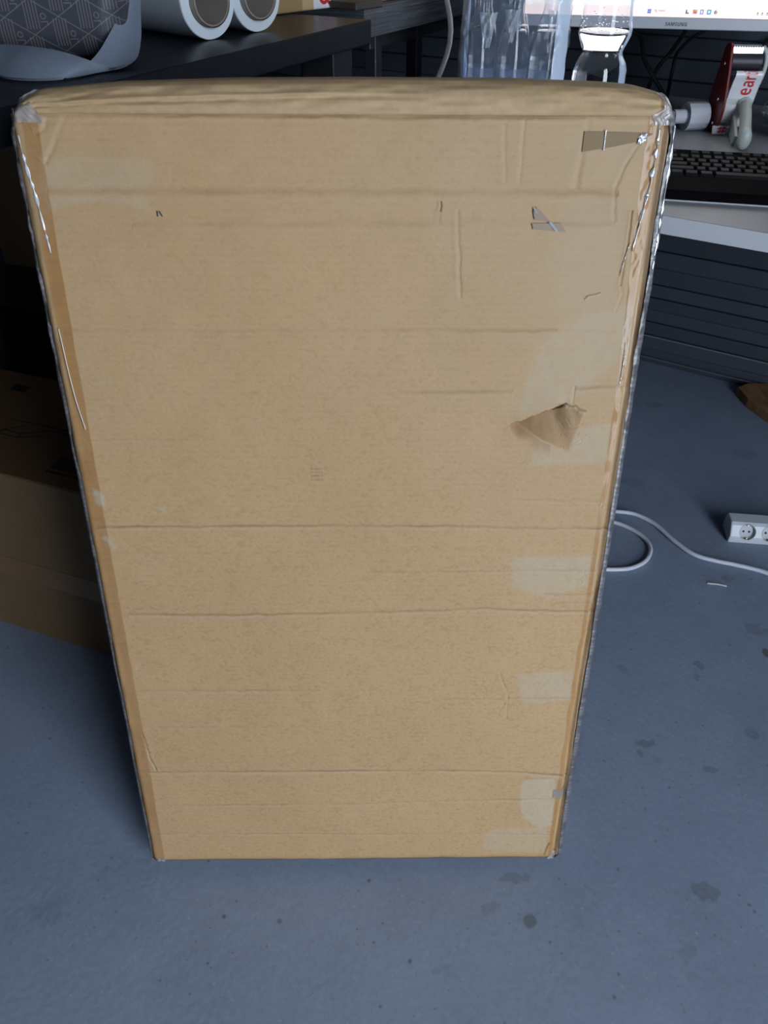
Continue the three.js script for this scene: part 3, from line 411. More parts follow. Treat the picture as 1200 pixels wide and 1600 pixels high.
{
  // rolls of stretch film lying side by side
  const filmCol = phys(0.50, 0.56, 0.62, 0.22, { clearcoat: 0.6, clearcoatRoughness: 0.12 }), endCol = phys(0.80, 0.87, 0.93, 0.35), cardCore = std(0.33, 0.29, 0.25, 0.8);
  const make = (label, p, len) => {
    const t = thing('stretch_film_roll', label, 'film roll', p, Math.atan2(-0.658, 0.753), 'stretch film rolls on the black table');
    const wind = lathe([[0.031, 0], [0.0445, 0.0], [0.0455, -0.0012], [0.0455, -len], [0.031, -len]], 56).rotateZ(-Math.PI / 2);
    part(t, 'film', jitter(wind, 0.0003, 60, 4), filmCol);
    part(t, 'film_end', lathe([[0.0312, 0.0004], [0.0445, 0.0006]], 56).rotateZ(-Math.PI / 2), std(0.74, 0.82, 0.88, 0.5));
    part(t, 'core', lathe([[0.0272, 0.009], [0.0306, 0.009], [0.0306, -len - 0.01], [0.0272, -len - 0.01], [0.0272, 0.009]], 48).rotateZ(-Math.PI / 2), cardCore);
    return t;
  };
  make('white roll of clear stretch film with open cardboard core, nearer of the two', [-0.236, 0.96 + 0.0455, -1.228], 0.36);
  make('white roll of clear stretch film partly hidden behind the nearer roll', [-0.181, 0.96 + 0.0455, -1.303], 0.36);
}
{
  // parcel closed with printed tape, only its foot is in view
  const parcelTex = canvasTexture(1024, 512, (c, w, h) => {
    const R = rng(9); c.fillStyle = 'rgb(178,150,108)'; c.fillRect(0, 0, w, h);
    for (let i = 0; i < 5000; i++) { c.fillStyle = `rgba(${90 + R() * 120},${80 + R() * 90},${50 + R() * 60},0.10)`; c.fillRect(R() * w, R() * h, 3, 2); }
    const x0 = 0; for (const [a, b, k] of [[130, 265, 'rgb(150,122,82)'], [265, 360, 'rgb(196,168,122)'], [520, 610, 'rgb(152,126,86)'], [610, 760, 'rgb(190,164,120)'], [820, 900, 'rgb(154,126,86)']]) { c.fillStyle = k; c.globalAlpha = 0.75; c.fillRect(a + x0, h * 0.3, b - a, h * 0.7); c.globalAlpha = 1; }
    c.fillStyle = 'rgb(226,226,228)'; c.fillRect(329, 0, 134, h);
    c.strokeStyle = 'rgb(196,40,44)'; c.lineWidth = 13; c.beginPath(); c.arc(392, h - 46, 24, 0, 7); c.stroke(); c.beginPath(); c.moveTo(400, h - 40); c.lineTo(424, h - 16); c.stroke();
    c.font = 'bold 110px sans-serif'; c.fillStyle = 'rgb(196,40,44)'; c.save(); c.translate(436, h - 100); c.rotate(-Math.PI / 2); c.fillText('earti', 0, 0); c.restore();
  });
  const a = V(-0.195, 0.96, -1.47), b = V(0.024, 0.96, -1.722), d = b.clone().sub(a).normalize(), yaw = Math.atan2(-d.z, d.x);
  const t = thing('parcel', 'cardboard parcel with white tape printed in red, standing behind the film rolls', 'parcel', [a.x - d.x * 0.02, 0.961, a.z - d.z * 0.02], yaw);
  const body = rbox(0.44, 0.24, 0.26, 0.003).translate(0.22, 0.12, -0.13), p = body.attributes.position, uv = body.attributes.uv; for (let i = 0; i < p.count; i++) uv.setXY(i, p.getX(i) / 0.42, p.getY(i) / 0.21);
  part(t, 'parcel_body', body, std(1, 1, 1, 0.6, { map: parcelTex }));
  const s = thing('shelf_board', 'thin dark board bridging both tables in front of the parcel', 'board', [a.x, 0.961, a.z], yaw);
  part(s, 'board_plank', rbox(0.07, 0.012, 0.06, 0.002).translate(0.185, 0.0062, 0.035), std(0.03, 0.024, 0.022, 0.5));
}
{
  // handbag with an all-over printed lattice
  const print = canvasTexture(1024, 1024, (c, w, h) => {
    c.fillStyle = 'rgb(53,57,66)'; c.fillRect(0, 0, w, h); const R = rng(3);
    for (let i = 0; i < 9000; i++) { c.fillStyle = `rgba(${30 + R() * 60},${34 + R() * 60},${44 + R() * 60},0.16)`; c.fillRect(R() * w, R() * h, 3, 3); }
    const P = 196, Q = 116, ink = 'rgba(122,116,112,'; c.lineCap = 'round';
    c.strokeStyle = ink + '0.75)'; c.lineWidth = 3.5;
    for (let k = -20; k < 30; k++) { c.beginPath(); c.moveTo(k * P, 0); c.lineTo(k * P + h * P / Q, h); c.stroke(); c.beginPath(); c.moveTo(k * P, 0); c.lineTo(k * P - h * P / Q, h); c.stroke(); }
    for (let j = -1; j < 25; j++) for (let i = -1; i < 9; i++) {
      const x = i * P + (j % 2 ? P / 2 : 0), y = j * Q / 2 * 1.0; if (j % 2 !== 0 && false) continue;
      for (let s = 0; s < 5; s++) { c.strokeStyle = ink + '0.7)'; c.lineWidth = 4; c.beginPath(); c.moveTo(x - 22 + s * 11, y + 8); c.lineTo(x - 22 + s * 11, y + Q - 20); c.stroke(); }
      c.strokeStyle = ink + '0.7)'; c.lineWidth = 4; c.beginPath(); c.arc(x + 42, y + 56, 9, 0, 7); c.stroke(); c.beginPath(); c.moveTo(x + 30, y + 74); c.lineTo(x + 54, y + 74); c.lineTo(x + 54, y + 86); c.stroke();
    }
  }, THREE.RepeatWrapping);
  print.repeat.set(1 / 0.31, 1 / 0.31);
  const t = thing('handbag', 'dark handbag with printed diamond pattern and wide grey-blue strap on the black table', 'handbag', [-0.47, 0.9605, -1.085], 0.14);
  const g = new RoundedBoxGeometry(0.31, 0.26, 0.11, 8, 0.03); g.translate(0, 0.131, 0);
  { const p = g.attributes.position, uv = g.attributes.uv; for (let i = 0; i < p.count; i++) { let x = p.getX(i), y = p.getY(i), z = p.getZ(i); const k = y / 0.26; x += 0.045 * k * (x > 0 ? 1 : 0); z *= 1 - 0.35 * k; z += 0.012 * (z > 0 ? 1 : -1) * Math.sin(Math.PI * clamp(k)) * Math.cos(x * 9); p.setXYZ(i, x, y, z); uv.setXY(i, x, y); } g.computeVertexNormals(); }
  part(t, 'bag_body', g, std(1, 1, 1, 0.55, { map: print }));
  part(t, 'bag_piping', capTube([[0.138, 0.012, 0.035], [0.16, 0.10, 0.04], [0.182, 0.2, 0.035], [0.186, 0.262, 0.02]], 0.0035, 40, 8), std(0.02, 0.02, 0.025, 0.5));
  // strap: two edge curves swept into a band
  const SL = [[-0.316, 1.041, -1.132], [-0.314, 1.007, -1.079], [-0.319, 0.989, -1.039], [-0.326, 0.974, -1.001], [-0.336, 0.965, -0.967], [-0.346, 0.962, -0.938], [-0.371, 0.962, -0.93], [-0.401, 0.962, -0.937], [-0.432, 0.962, -0.961], [-0.491, 0.962, -0.992]];
  const SR = [[-0.300, 1.045, -1.157], [-0.294, 1.006, -1.101], [-0.288, 0.980, -1.056], [-0.288, 0.968, -1.021], [-0.306, 0.963, -0.99], [-0.326, 0.974, -0.970], [-0.352, 0.982, -0.968], [-0.383, 0.985, -0.978], [-0.42, 0.984, -1.002], [-0.48, 0.98, -1.03]];
  const cl = new THREE.CatmullRomCurve3(SL.map((q) => V(...q))), cr = new THREE.CatmullRomCurve3(SR.map((q) => V(...q))), inv = (q) => { const d = q.sub(V(-0.47, 0.9605, -1.085)); return d.applyAxisAngle(V(0, 1, 0), -0.14); };
  const face = (off) => gridMesh(8, 90, (a, b) => { const l = cl.getPoint(b), r = cr.getPoint(b), m = l.clone().lerp(r, a), tn = cl.getTangent(b), n = r.clone().sub(l).normalize().cross(tn).normalize(); m.addScaledVector(n, off + 0.0035 * Math.sin(Math.PI * a)); const q = inv(m); return [q.x, Math.max(q.y, 0.0006), q.z]; });
  const back = face(-0.0014); { const ix = back.index.array; for (let i = 0; i < ix.length; i += 3) { const s = ix[i]; ix[i] = ix[i + 1]; ix[i + 1] = s; } back.computeVertexNormals(); }
  const strapTex = texture(128, 1024, (x, y, o) => { const L = 1 + 0.06 * Math.sin(x * 1.6) + 0.06 * vnoise(x * 0.3, y * 0.1, 210); o[0] = 0.22 * L; o[1] = 0.265 * L; o[2] = 0.33 * L; });
  const strap = part(t, 'strap', mergeGeometries([face(0.0014), back]), std(1, 1, 1, 0.6, { map: strapTex })); strap.userData.label = 'wide grey-blue shoulder strap';
}
// long cartons pushed under the table
{
  const CT = -0.351, cr = V(0.939, 0, 0.344), base = V(-0.62, 0, -0.992), into = V(0.344, 0, -0.939);
  const topPrint = (flip) => canvasTexture(2048, 256, (c, w, h) => {
    const R = rng(flip ? 31 : 17); c.fillStyle = 'rgb(150,112,70)'; c.fillRect(0, 0, w, h);
    for (let i = 0; i < 6000; i++) { c.fillStyle = `rgba(${80 + R() * 90},${60 + R() * 70},${30 + R() * 50},0.12)`; c.fillRect(R() * w, R() * h, 4, 2); }
    const S = w / 1.1; c.fillStyle = c.strokeStyle = 'rgb(30,26,24)'; const X = (m) => (m + 0.72) * S, Y = (m) => h - m / 0.137 * h;   // metres from the far right reference
    if (!flip) { const bx = X(0.075), by = Y(0.072); for (let i = 0; i < 26; i++) c.fillRect(bx + i * 5.4, by, R() < 0.5 ? 2.4 : 4, 62); c.fillRect(bx + 18, by - 22, 100, 12); c.fillRect(bx, by + 74, 150, 8); }
    c.lineWidth = 4.5; const gx = X(flip ? 0.05 : -0.075), gy = Y(flip ? 0.085 : 0.105); c.strokeRect(gx, gy, 76, 22); c.beginPath(); c.moveTo(gx + 76, gy); c.lineTo(gx + 150, gy - 46); c.lineTo(gx + 225, gy - 46); c.moveTo(gx, gy); c.lineTo(gx + 60, gy - 46); c.moveTo(gx + 76, gy + 22); c.lineTo(gx + 150, gy - 14); c.stroke();
    if (flip) { c.fillRect(X(-0.16), Y(0.10), 60, 40); }
  });
  const make = (label, off, flip) => {
    const p = base.clone().addScaledVector(into, off), t = thing('long_carton', label, 'box', [p.x, 0, p.z], CT, 'long cartons under the table');
    const mk = std(0.44, 0.44, 0.44, 0.75, { map: topPrint(flip) });
    const L = 1.1, x0 = -0.72;
    const side = (w, h, d, x, y, z) => rbox(w, h, d, 0.0015).translate(x, y, z);
    const km = std(0.44, 0.42, 0.38, 0.8, { map: kraftTex });  // kraft and print dimmed to stand in for shade under the table
    part(t, 'front_panel', side(L, 0.396, 0.004, x0 + L / 2, 0.198, -0.002), km); part(t, 'back_panel', side(L, 0.396, 0.004, x0 + L / 2, 0.198, -0.134), km);
    part(t, 'end_panel', side(0.004, 0.396, 0.128, x0 + L - 0.002, 0.198, -0.068), km); part(t, 'end_panel', side(0.004, 0.396, 0.128, x0 + 0.002, 0.198, -0.068), km);
    const lid = new THREE.BoxGeometry(L, 0.004, 0.135).translate(x0 + L / 2, 0.398, -0.0675); part(t, 'top_flap', lid, mk);
    part(t, 'bottom_panel', side(L, 0.004, 0.128, x0 + L / 2, 0.002, -0.068), km);
    if (!flip) part(t, 'packing_tape', rbox(L, 0.05, 0.0006, 0.0002).translate(x0 + L / 2, 0.175, 0.0005), phys(0.20, 0.115, 0.048, 0.35));
    return t;
  };
  make('long brown carton with barcode print on top, in front of its twin at the left', 0, false);
  make('long brown carton directly behind the one with the barcode, only its top seen', 0.14, true);
}
{
  // behind them under the table: crate, carton, backpack
  const yaw = TTURN;
  const c = thing('storage_crate', 'black plastic crate in the shade under the table', 'crate', [-0.952, 0, -1.735], -0.351);
  const dark = std(0.012, 0.012, 0.014, 0.6);
  for (const z of [0.17, -0.17]) part(c, 'crate_wall', rbox(0.62, 0.45, 0.012, 0.003).translate(0.12, 0.225, z), dark);
  for (const x of [-0.18, 0.42]) part(c, 'crate_wall', rbox(0.012, 0.45, 0.328, 0.003).translate(x, 0.225, 0), dark);
  part(c, 'crate_floor', rbox(0.59, 0.01, 0.328, 0.003).translate(0.12, 0.005, 0), dark);
  part(c, 'crate_lid', rbox(0.63, 0.014, 0.36, 0.005).translate(0.12, 0.457, 0), dark);
  for (const x of [-0.08, 0.06, 0.20, 0.34]) part(c, 'crate_rib', rbox(0.014, 0.42, 0.008, 0.003).translate(x, 0.22, 0.18), dark);
  const k = thing('small_carton', 'brown carton standing on the black crate, in shade at the left edge', 'box', [-0.79, 0.465, -1.76], -0.351);
  part(k, 'carton_body', rbox(0.40, 0.34, 0.16, 0.003).translate(0.16, 0.17, 0), std(0.5, 0.5, 0.5, 0.8, { map: kraftTex })); part(k, 'carton_seam', rbox(0.40, 0.002, 0.16, 0.0008).translate(0.16, 0.341, 0), kraftMat);
  const b = thing('backpack', 'black rounded backpack leaning on the crate at the left edge', 'backpack', [-0.755, 0.0, -1.40], -0.351);
  const body = new RoundedBoxGeometry(0.24, 0.58, 0.085, 8, 0.04).translate(-0.135, 0.29, 0); part(b, 'pack_body', jitter(body, 0.004, 9, 8), std(0.012, 0.014, 0.02, 0.6));
  part(b, 'pack_strap', capTube([[-0.14, 0.50, 0.044], [-0.06, 0.47, 0.052], [-0.04, 0.40, 0.053], [-0.06, 0.32, 0.05], [-0.14, 0.28, 0.044]], 0.006, 40, 8), std(0.02, 0.022, 0.028, 0.5));
}

// ---------------------------------------------------------------- the desk and what stands on it
const DY = 0.73;
const inDesk = (x, z) => { const a = x * WX + z * WZ, b = -x * WZ + z * WX; return [a, b]; };
{
  const o = room(0, 0, -1.2576), t = thing('desk', 'pale grey desk with white front edge along the panelled wall', 'desk', [o.x, 0, o.z], TURN);
  const a0 = -0.735, a1 = 1.35;
  const deskTex = texture(512, 512, (x, y, q) => { const L = 1 + 0.04 * vnoise(x * 0.3, y * 0.3, 220) + 0.05 * (hash2(x, y, 221) - 0.5) + 0.05 * fbm(x * 0.02, y * 0.02, 3, 222); q[0] = 0.28 * L; q[1] = 0.29 * L; q[2] = 0.31 * L; }, true, THREE.RepeatWrapping);
  part(t, 'desk_top', rbox(a1 - a0, 0.027, 0.90, 0.0015).translate((a0 + a1) / 2, DY - 0.0135, -0.4502), phys(1, 1, 1, 0.38, { map: deskTex }));
  part(t, 'edge_band', rbox(a1 - a0, 0.027, 0.0016, 0.0006).translate((a0 + a1) / 2, DY - 0.0135, 0.0008), std(0.50, 0.52, 0.55, 0.5)).userData.label = 'white front edge';
  for (const [x, z] of [[a0 + 0.06, -0.06], [a1 - 0.06, -0.06], [a0 + 0.06, -0.84], [a1 - 0.06, -0.84]]) part(t, 'leg', rbox(0.05, DY - 0.027, 0.05, 0.004).translate(x, (DY - 0.027) / 2, z), std(0.2, 0.21, 0.22, 0.4, { metalness: 0.5 }));
  part(t, 'rail', rbox(a1 - a0 - 0.2, 0.05, 0.025, 0.003).translate((a0 + a1) / 2, DY - 0.054, -0.84), std(0.2, 0.21, 0.22, 0.4, { metalness: 0.5 }));
}
{
  // television used as a monitor: lower bezel and the foot of the picture are in view
  const MW = 0.61, MH = 0.365, t = thing('monitor', 'large monitor with silver bezel and lit white screen above the desk', 'monitor', [0.569, DY, -1.766], -0.192);
  const yb = 0.179, sil = std(0.42, 0.44, 0.47, 0.4, { metalness: 0.15 });
  part(t, 'bezel', rbox(MW, 0.020, 0.026, 0.002).translate(0, yb + 0.010, 0), sil);
  part(t, 'bezel', rbox(MW, 0.012, 0.026, 0.002).translate(0, yb + MH - 0.006, 0), sil);
  for (const s of [-1, 1]) part(t, 'bezel', rbox(0.012, MH - 0.034, 0.026, 0.002).translate(s * (MW / 2 - 0.006), yb + 0.020 + (MH - 0.034) / 2, 0), sil);
  part(t, 'back_shell', rbox(MW - 0.01, MH - 0.012, 0.03, 0.008).translate(0, yb + MH / 2, -0.022), std(0.02, 0.02, 0.022, 0.5));
  const SW = MW - 0.024, SH = MH - 0.032;
  const scr = canvasTexture(2048, 1146, (c, w, h) => {
    c.fillStyle = 'rgb(255,255,255)'; c.fillRect(0, 0, w, h); const S = w / SW, X = (m) => (m + SW / 2) * S, Y = (m) => h - m * S;
    c.fillStyle = 'rgb(255,238,238)'; c.fillRect(0, Y(0.0165), w, h); c.fillStyle = 'rgb(250,246,250)'; c.fillRect(0, Y(0.0175), w, 3);
    const r = (x, y, a, b, k) => { c.fillStyle = k; c.fillRect(X(x), Y(y), a * S, b * S); };
    for (const [i, j] of [[0, 0], [1, 0], [0, 1], [1, 1]]) r(-0.0575 + i * 0.0034, 0.0125 - j * 0.0036, 0.003, 0.0032, 'rgb(70,120,200)');
    c.strokeStyle = 'rgb(150,130,140)'; c.lineWidth = 2.5; c.beginPath(); c.arc(X(-0.0425), Y(0.0105), 5, 0, 7); c.stroke(); c.beginPath(); c.moveTo(X(-0.0425) + 4, Y(0.0105) + 4); c.lineTo(X(-0.0425) + 9, Y(0.0105) + 9); c.stroke();
    r(-0.037, 0.011, 0.012, 0.0016, 'rgb(190,180,185)');
    r(0.0135, 0.0125, 0.0022, 0.0055, 'rgb(60,66,74)'); r(0.0135, 0.0085, 0.006, 0.0022, 'rgb(90,100,120)');
    r(0.0265, 0.013, 0.008, 0.0065, 'rgb(240,150,60)'); r(0.0265, 0.013, 0.004, 0.002, 'rgb(220,110,60)'); r(0.0285, 0.010, 0.005, 0.0025, 'rgb(90,110,200)');
    r(0.040, 0.0135, 0.006, 0.0075, 'rgb(110,120,190)'); r(0.0415, 0.012, 0.003, 0.0046, 'rgb(240,240,255)');
    r(0.0525, 0.0135, 0.0075, 0.0075, 'rgb(50,150,190)'); r(0.0545, 0.0118, 0.0036, 0.0038, 'rgb(235,248,255)');
    c.strokeStyle = 'rgb(110,96,104)'; c.lineWidth = 5; c.beginPath(); c.arc(X(0.0685), Y(0.0098), 8, 0.6, 5.4); c.stroke(); c.beginPath(); c.moveTo(X(0.0655), Y(0.0098)); c.lineTo(X(0.0715), Y(0.0098)); c.stroke();
    c.fillStyle = 'rgb(110,100,108)'; for (const x of [0.145, 0.153, 0.162, 0.171, 0.181]) { c.beginPath(); c.arc(X(x), Y(0.0098), 4.5, 0, 7); c.fill(); c.fillRect(X(x) - 6, Y(0.0078), 12, 3); }
  });
  part(t, 'screen', new THREE.BoxGeometry(SW, SH, 0.002).translate(0, yb + 0.0195 + SH / 2, 0.0098), std(0.02, 0.02, 0.02, 0.35, { emissive: new THREE.Color(1, 1, 1), emissiveMap: scr, emissiveIntensity: 1.1 }));
  const tx = new TextGeometry('SAMSUNG', { font, size: 0.0062, depth: 0.0003, curveSegments: 3, bevelEnabled: false }); tx.computeBoundingBox(); tx.translate(-tx.boundingBox.max.x / 2, yb + 0.0058, 0.0131); part(t, 'lettering', tx, std(0.05, 0.05, 0.06, 0.5));
  for (const s of [-1, 1]) part(t, 'foot', mergeGeometries([rbox(0.022, 0.176, 0.016, 0.004).translate(s * 0.294, 0.094, -0.012), rbox(0.024, 0.01, 0.12, 0.004).translate(s * 0.294, 0.0055, -0.012)]), std(0.05, 0.05, 0.055, 0.4));
  const l = new THREE.RectAreaLight(new THREE.Color(1, 1, 1), 1.0, SW, SH); l.name = 'screen_glow'; l.position.set(0, yb + 0.0195 + SH / 2, 0.014); l.rotation.y = Math.PI; t.add(l);
}
{
  // cables hanging behind the desk top
  const rub = std(0.008, 0.008, 0.01, 0.45);
  const cable = (name, label, pts, r, m, group) => tag(part(scene, name, capTube(pts, r, 50, 8), m), label, 'cable', group);
  cable('black_cable', 'black cable dropping behind the desk beside the single bottle', [[0.53, 0.93, -2.07], [0.561, 0.875, -2.054], [0.585, 0.86, -2.041], [0.592, 0.823, -2.012], [0.607, 0.798, -1.991], [0.637, 0.760, -1.966], [0.655, 0.735, -1.95]], 0.0045, rub);
  cable('black_cable', 'left of two black cables crossing below the monitor lettering', [[0.70, 0.91, -2.07], [0.693, 0.88, -2.058], [0.671, 0.852, -2.035], [0.650, 0.83, -2.017], [0.630, 0.80, -2.02], [0.615, 0.735, -2.03]], 0.0045, rub);
  cable('black_cable', 'right, flatter of two black cables crossing below the monitor lettering', [[0.78, 0.90, -2.07], [0.744, 0.878, -2.056], [0.7, 0.857, -2.039], [0.671, 0.839, -2.012], [0.661, 0.831, -2.000], [0.656, 0.80, -1.99], [0.66, 0.735, -2.0]], 0.004, rub);
  cable('black_cable', 'black cable behind the red tape dispenser at the right edge', [[0.93, 0.89, -2.06], [0.89, 0.86, -2.041], [0.868, 0.848, -2.032], [0.846, 0.832, -2.019], [0.83, 0.79, -1.99], [0.83, 0.735, -1.98]], 0.004, rub);
  cable('white_cable', 'white cable hanging down between the grey table and the bottles', [[0.112, 1.06, -1.76], [0.114, 0.978, -1.75], [0.121, 0.949, -1.728], [0.126, 0.921, -1.705], [0.122, 0.888, -1.678], [0.102, 0.844, -1.645], [0.06, 0.76, -1.62], [0.045, 0.5, -1.6], [0.04, 0.2, -1.59], [0.03, 0.006, -1.58], [0.0, 0.006, -1.64]], 0.005, std(0.5, 0.51, 0.53, 0.45));
}
// bottles
const clear = phys(0.97, 0.98, 1.0, 0.03, { transmission: 1, thickness: 0, ior: 1.45 });
const water = phys(1, 1, 1, 0.0, { transmission: 1, thickness: 0.05, ior: 1.33 });
{
  const t = thing('water_bottle', 'single large clear plastic water bottle in front of the monitor', 'bottle', [0.368, DY + 0.0008, -1.50]);
  const wall = [[0.0, 0.004], [0.028, 0.001], [0.038, 0.004], [0.0435, 0.016], [0.0438, 0.04], [0.042, 0.05], [0.0438, 0.06], [0.0438, 0.085], [0.0425, 0.098], [0.0440, 0.112], [0.0448, 0.135], [0.0440, 0.150], [0.040, 0.162], [0.0335, 0.172], [0.0325, 0.177], [0.034, 0.182], [0.0385, 0.192], [0.0425, 0.202], [0.0430, 0.212], [0.0405, 0.222], [0.0405, 0.248], [0.040, 0.262], [0.034, 0.283], [0.022, 0.300], [0.0145, 0.310], [0.0138, 0.326], [0.013, 0.328]];
  part(t, 'bottle_wall', lathe(wall, 56), clear);
  const wl = 0.207, ins = wall.filter(([, y]) => y < wl && y > 0.0005).map(([r, y]) => [Math.max(0, r - 0.0012), y + 0.0014]); ins[0][0] = 0; part(t, 'water', lathe([...ins, [0.0405, wl], [0.0, wl]], 56), water);
  const R = rng(71), drops = []; for (let i = 0; i < 60; i++) { const a = R() * 6.283, y = 0.209 + R() * R() * 0.035, r = y < 0.222 ? 0.0400 : 0.0389; drops.push(new THREE.SphereGeometry(0.0006 + R() * 0.0009, 6, 5).translate(Math.cos(a) * r, y, Math.sin(a) * r)); }
  const dr = part(t, 'droplets', mergeGeometries(drops), phys(0.95, 0.97, 1, 0.02, { transmission: 1, thickness: 0.003, ior: 1.33 })); dr.userData.kind = 'stuff';
  part(t, 'bottle_cap', lathe([[0, 0.340], [0.0145, 0.340], [0.0158, 0.338], [0.0158, 0.322], [0.0148, 0.322]], 40), std(0.1, 0.2, 0.5, 0.4));
  part(t, 'label_strip', gridMesh(6, 60, (a, b) => { const y = mix(0.10, 0.262, b), i = wall.findIndex((q) => q[1] > y), q = wall[i - 1], w = wall[i], r = mix(q[0], w[0], (y - q[1]) / (w[1] - q[1])) + 0.0016 + 0.0012 * vnoise(b * 9, a * 3, 230), th = 0.50 + (a - 0.5) * 0.7 + 0.10 * Math.sin(b * 7); return [Math.cos(th) * r, y, Math.sin(th) * r]; }), phys(0.60, 0.70, 0.84, 0.18, { transparent: true, opacity: 0.75 }));
}
{
  // shrink-wrapped pack: the film is one thing, each bottle another
  const ax = V(0.976, 0, 0.19), ay = V(0.19, 0, -0.976), c0 = V(0.223, DY, -1.535);
  const wall = [[0, 0.004], [0.018, 0.001], [0.026, 0.006], [0.028, 0.016], [0.0282, 0.05], [0.027, 0.058], [0.0282, 0.066], [0.0282, 0.10], [0.027, 0.108], [0.0282, 0.116], [0.0282, 0.16], [0.0265, 0.176], [0.022, 0.200], [0.0155, 0.221], [0.0125, 0.232], [0.0122, 0.244], [0.0135, 0.246], [0.0135, 0.249], [0.0118, 0.250], [0.0118, 0.258]];
  const make = (label, x, y, prints) => {
    const p = c0.clone().addScaledVector(ax, x).addScaledVector(ay, y), t = thing('small_bottle', label, 'bottle', [p.x, p.y + 0.0008, p.z], 0.2, 'bottles in the wrapped pack');
    part(t, 'bottle_wall', lathe(wall, 40), clear);
    const wl = 0.205, ins = wall.filter(([, q]) => q < wl && q > 0.0005).map(([r, q]) => [Math.max(0, r - 0.0011), q + 0.0013]); ins[0][0] = 0; part(t, 'water', lathe([...ins, [0.019, wl], [0, wl]], 40), water);
    part(t, 'bottle_cap', lathe([[0, 0.268], [0.0138, 0.268], [0.0148, 0.2665], [0.0148, 0.253], [0.014, 0.253]], 32), std(0.12, 0.28, 0.62, 0.4));
    part(t, 'bottle_label', lathe([[0.02855, 0.02], [0.02855, 0.15]], 40), phys(0.16, 0.23, 0.36, 0.3, { transparent: true, opacity: 0.42 }));
    return t;
  };
  make('left bottle of the front row inside the wrapped pack', -0.058, -0.005); make('middle bottle of the front row inside the wrapped pack', 0, -0.005); make('right bottle of the front row inside the wrapped pack', 0.058, -0.005);
  make('left bottle of the back row inside the wrapped pack', -0.058, 0.055); make('middle bottle of the back row inside the wrapped pack', 0, 0.055); make('right bottle of the back row inside the wrapped pack', 0.058, 0.055);
  const t = thing('bottle_wrap', 'clear plastic film wrapped around the pack of water bottles', 'plastic wrap', [c0.x, DY + 0.001, c0.z], -0.192);
  const ring = (th, y) => { const n = 3.2, cs = Math.cos(th), sn = Math.sin(th), k = (Math.abs(cs) ** n + Math.abs(sn) ** n) ** (-1 / n), sh = 1 - 0.22 * sstep(0.165, 0.28, y), wr = 0.0012 * vnoise(th * 5, y * 40, 240) + (0.004 * sstep(0.13, 0.2, y) + 0.0004) * Math.abs(vnoise(th * 9, y * 60, 241)); return [cs * k * (0.0905 * (0.96 + 0.04 * sh)) + wr * cs, y, sn * k * 0.064 * sh - 0.025 + wr * sn]; };
  part(t, 'wrap_film', gridMesh(150, 70, (a, b) => ring(-a * 6.2832, 0.002 + b * 0.285)), phys(0.30, 0.38, 0.50, 0.08, { transparent: true, opacity: 0.20 }));
  const seam = (side) => gridMesh(8, 80, (a, b) => { const y = 0.004 + b * 0.25, w = side > 0 ? mix(0.026, 0.020, b) : mix(0.012, 0.020, b) * (0.7 + 0.3 * Math.sin(b * 3.1)), x = side * (0.0915 - 0.002 * sstep(0.6, 1, b)) - side * a * w + 0.001 * vnoise(b * 14, a * 2, 250); return [x, y, 0.0405 - 0.02 * (1 - a) ** 2 - 0.018 * sstep(0.165, 0.26, y) + 0.0022 * vnoise(b * 24, a * 3, 251 + side)]; });
  const milky = phys(0.60, 0.70, 0.84, 0.2, { transparent: true, opacity: 0.8 });
  part(t, 'film_seam', seam(1), milky); part(t, 'film_seam', seam(-1), phys(0.62, 0.75, 0.92, 0.2, { transparent: true, opacity: 0.6 }));
  const blue = phys(0.10, 0.19, 0.42, 0.3, { transparent: true, opacity: 0.7 });
  part(t, 'film_print', gridMesh(4, 30, (a, b) => { const y = 0.02 + b * 0.175; return [-0.080 + a * 0.017 * (1 - b) * 1.2, y, 0.0402 - 0.001 * a]; }), blue);
  // crumpled folds of loose film near the bottle necks
  for (const [x, y, w, h, s] of [[-0.045, 0.205, 0.03, 0.05, 1], [-0.005, 0.212, 0.026, 0.045, 2], [0.062, 0.205, 0.018, 0.06, 3]]) part(t, 'film_fold', gridMesh(14, 18, (a, b) => { const k = Math.sin(Math.PI * a); return [x + (a - 0.5) * w * (0.4 + 0.6 * b), y + (b - 0.5) * h, 0.026 + 0.012 * k * (0.5 + vnoise(a * 4, b * 5, 260 + s)) - 0.01 * b]; }), phys(0.82, 0.88, 0.95, 0.08, { metalness: 0.25, transparent: true, opacity: 0.5 }));
}
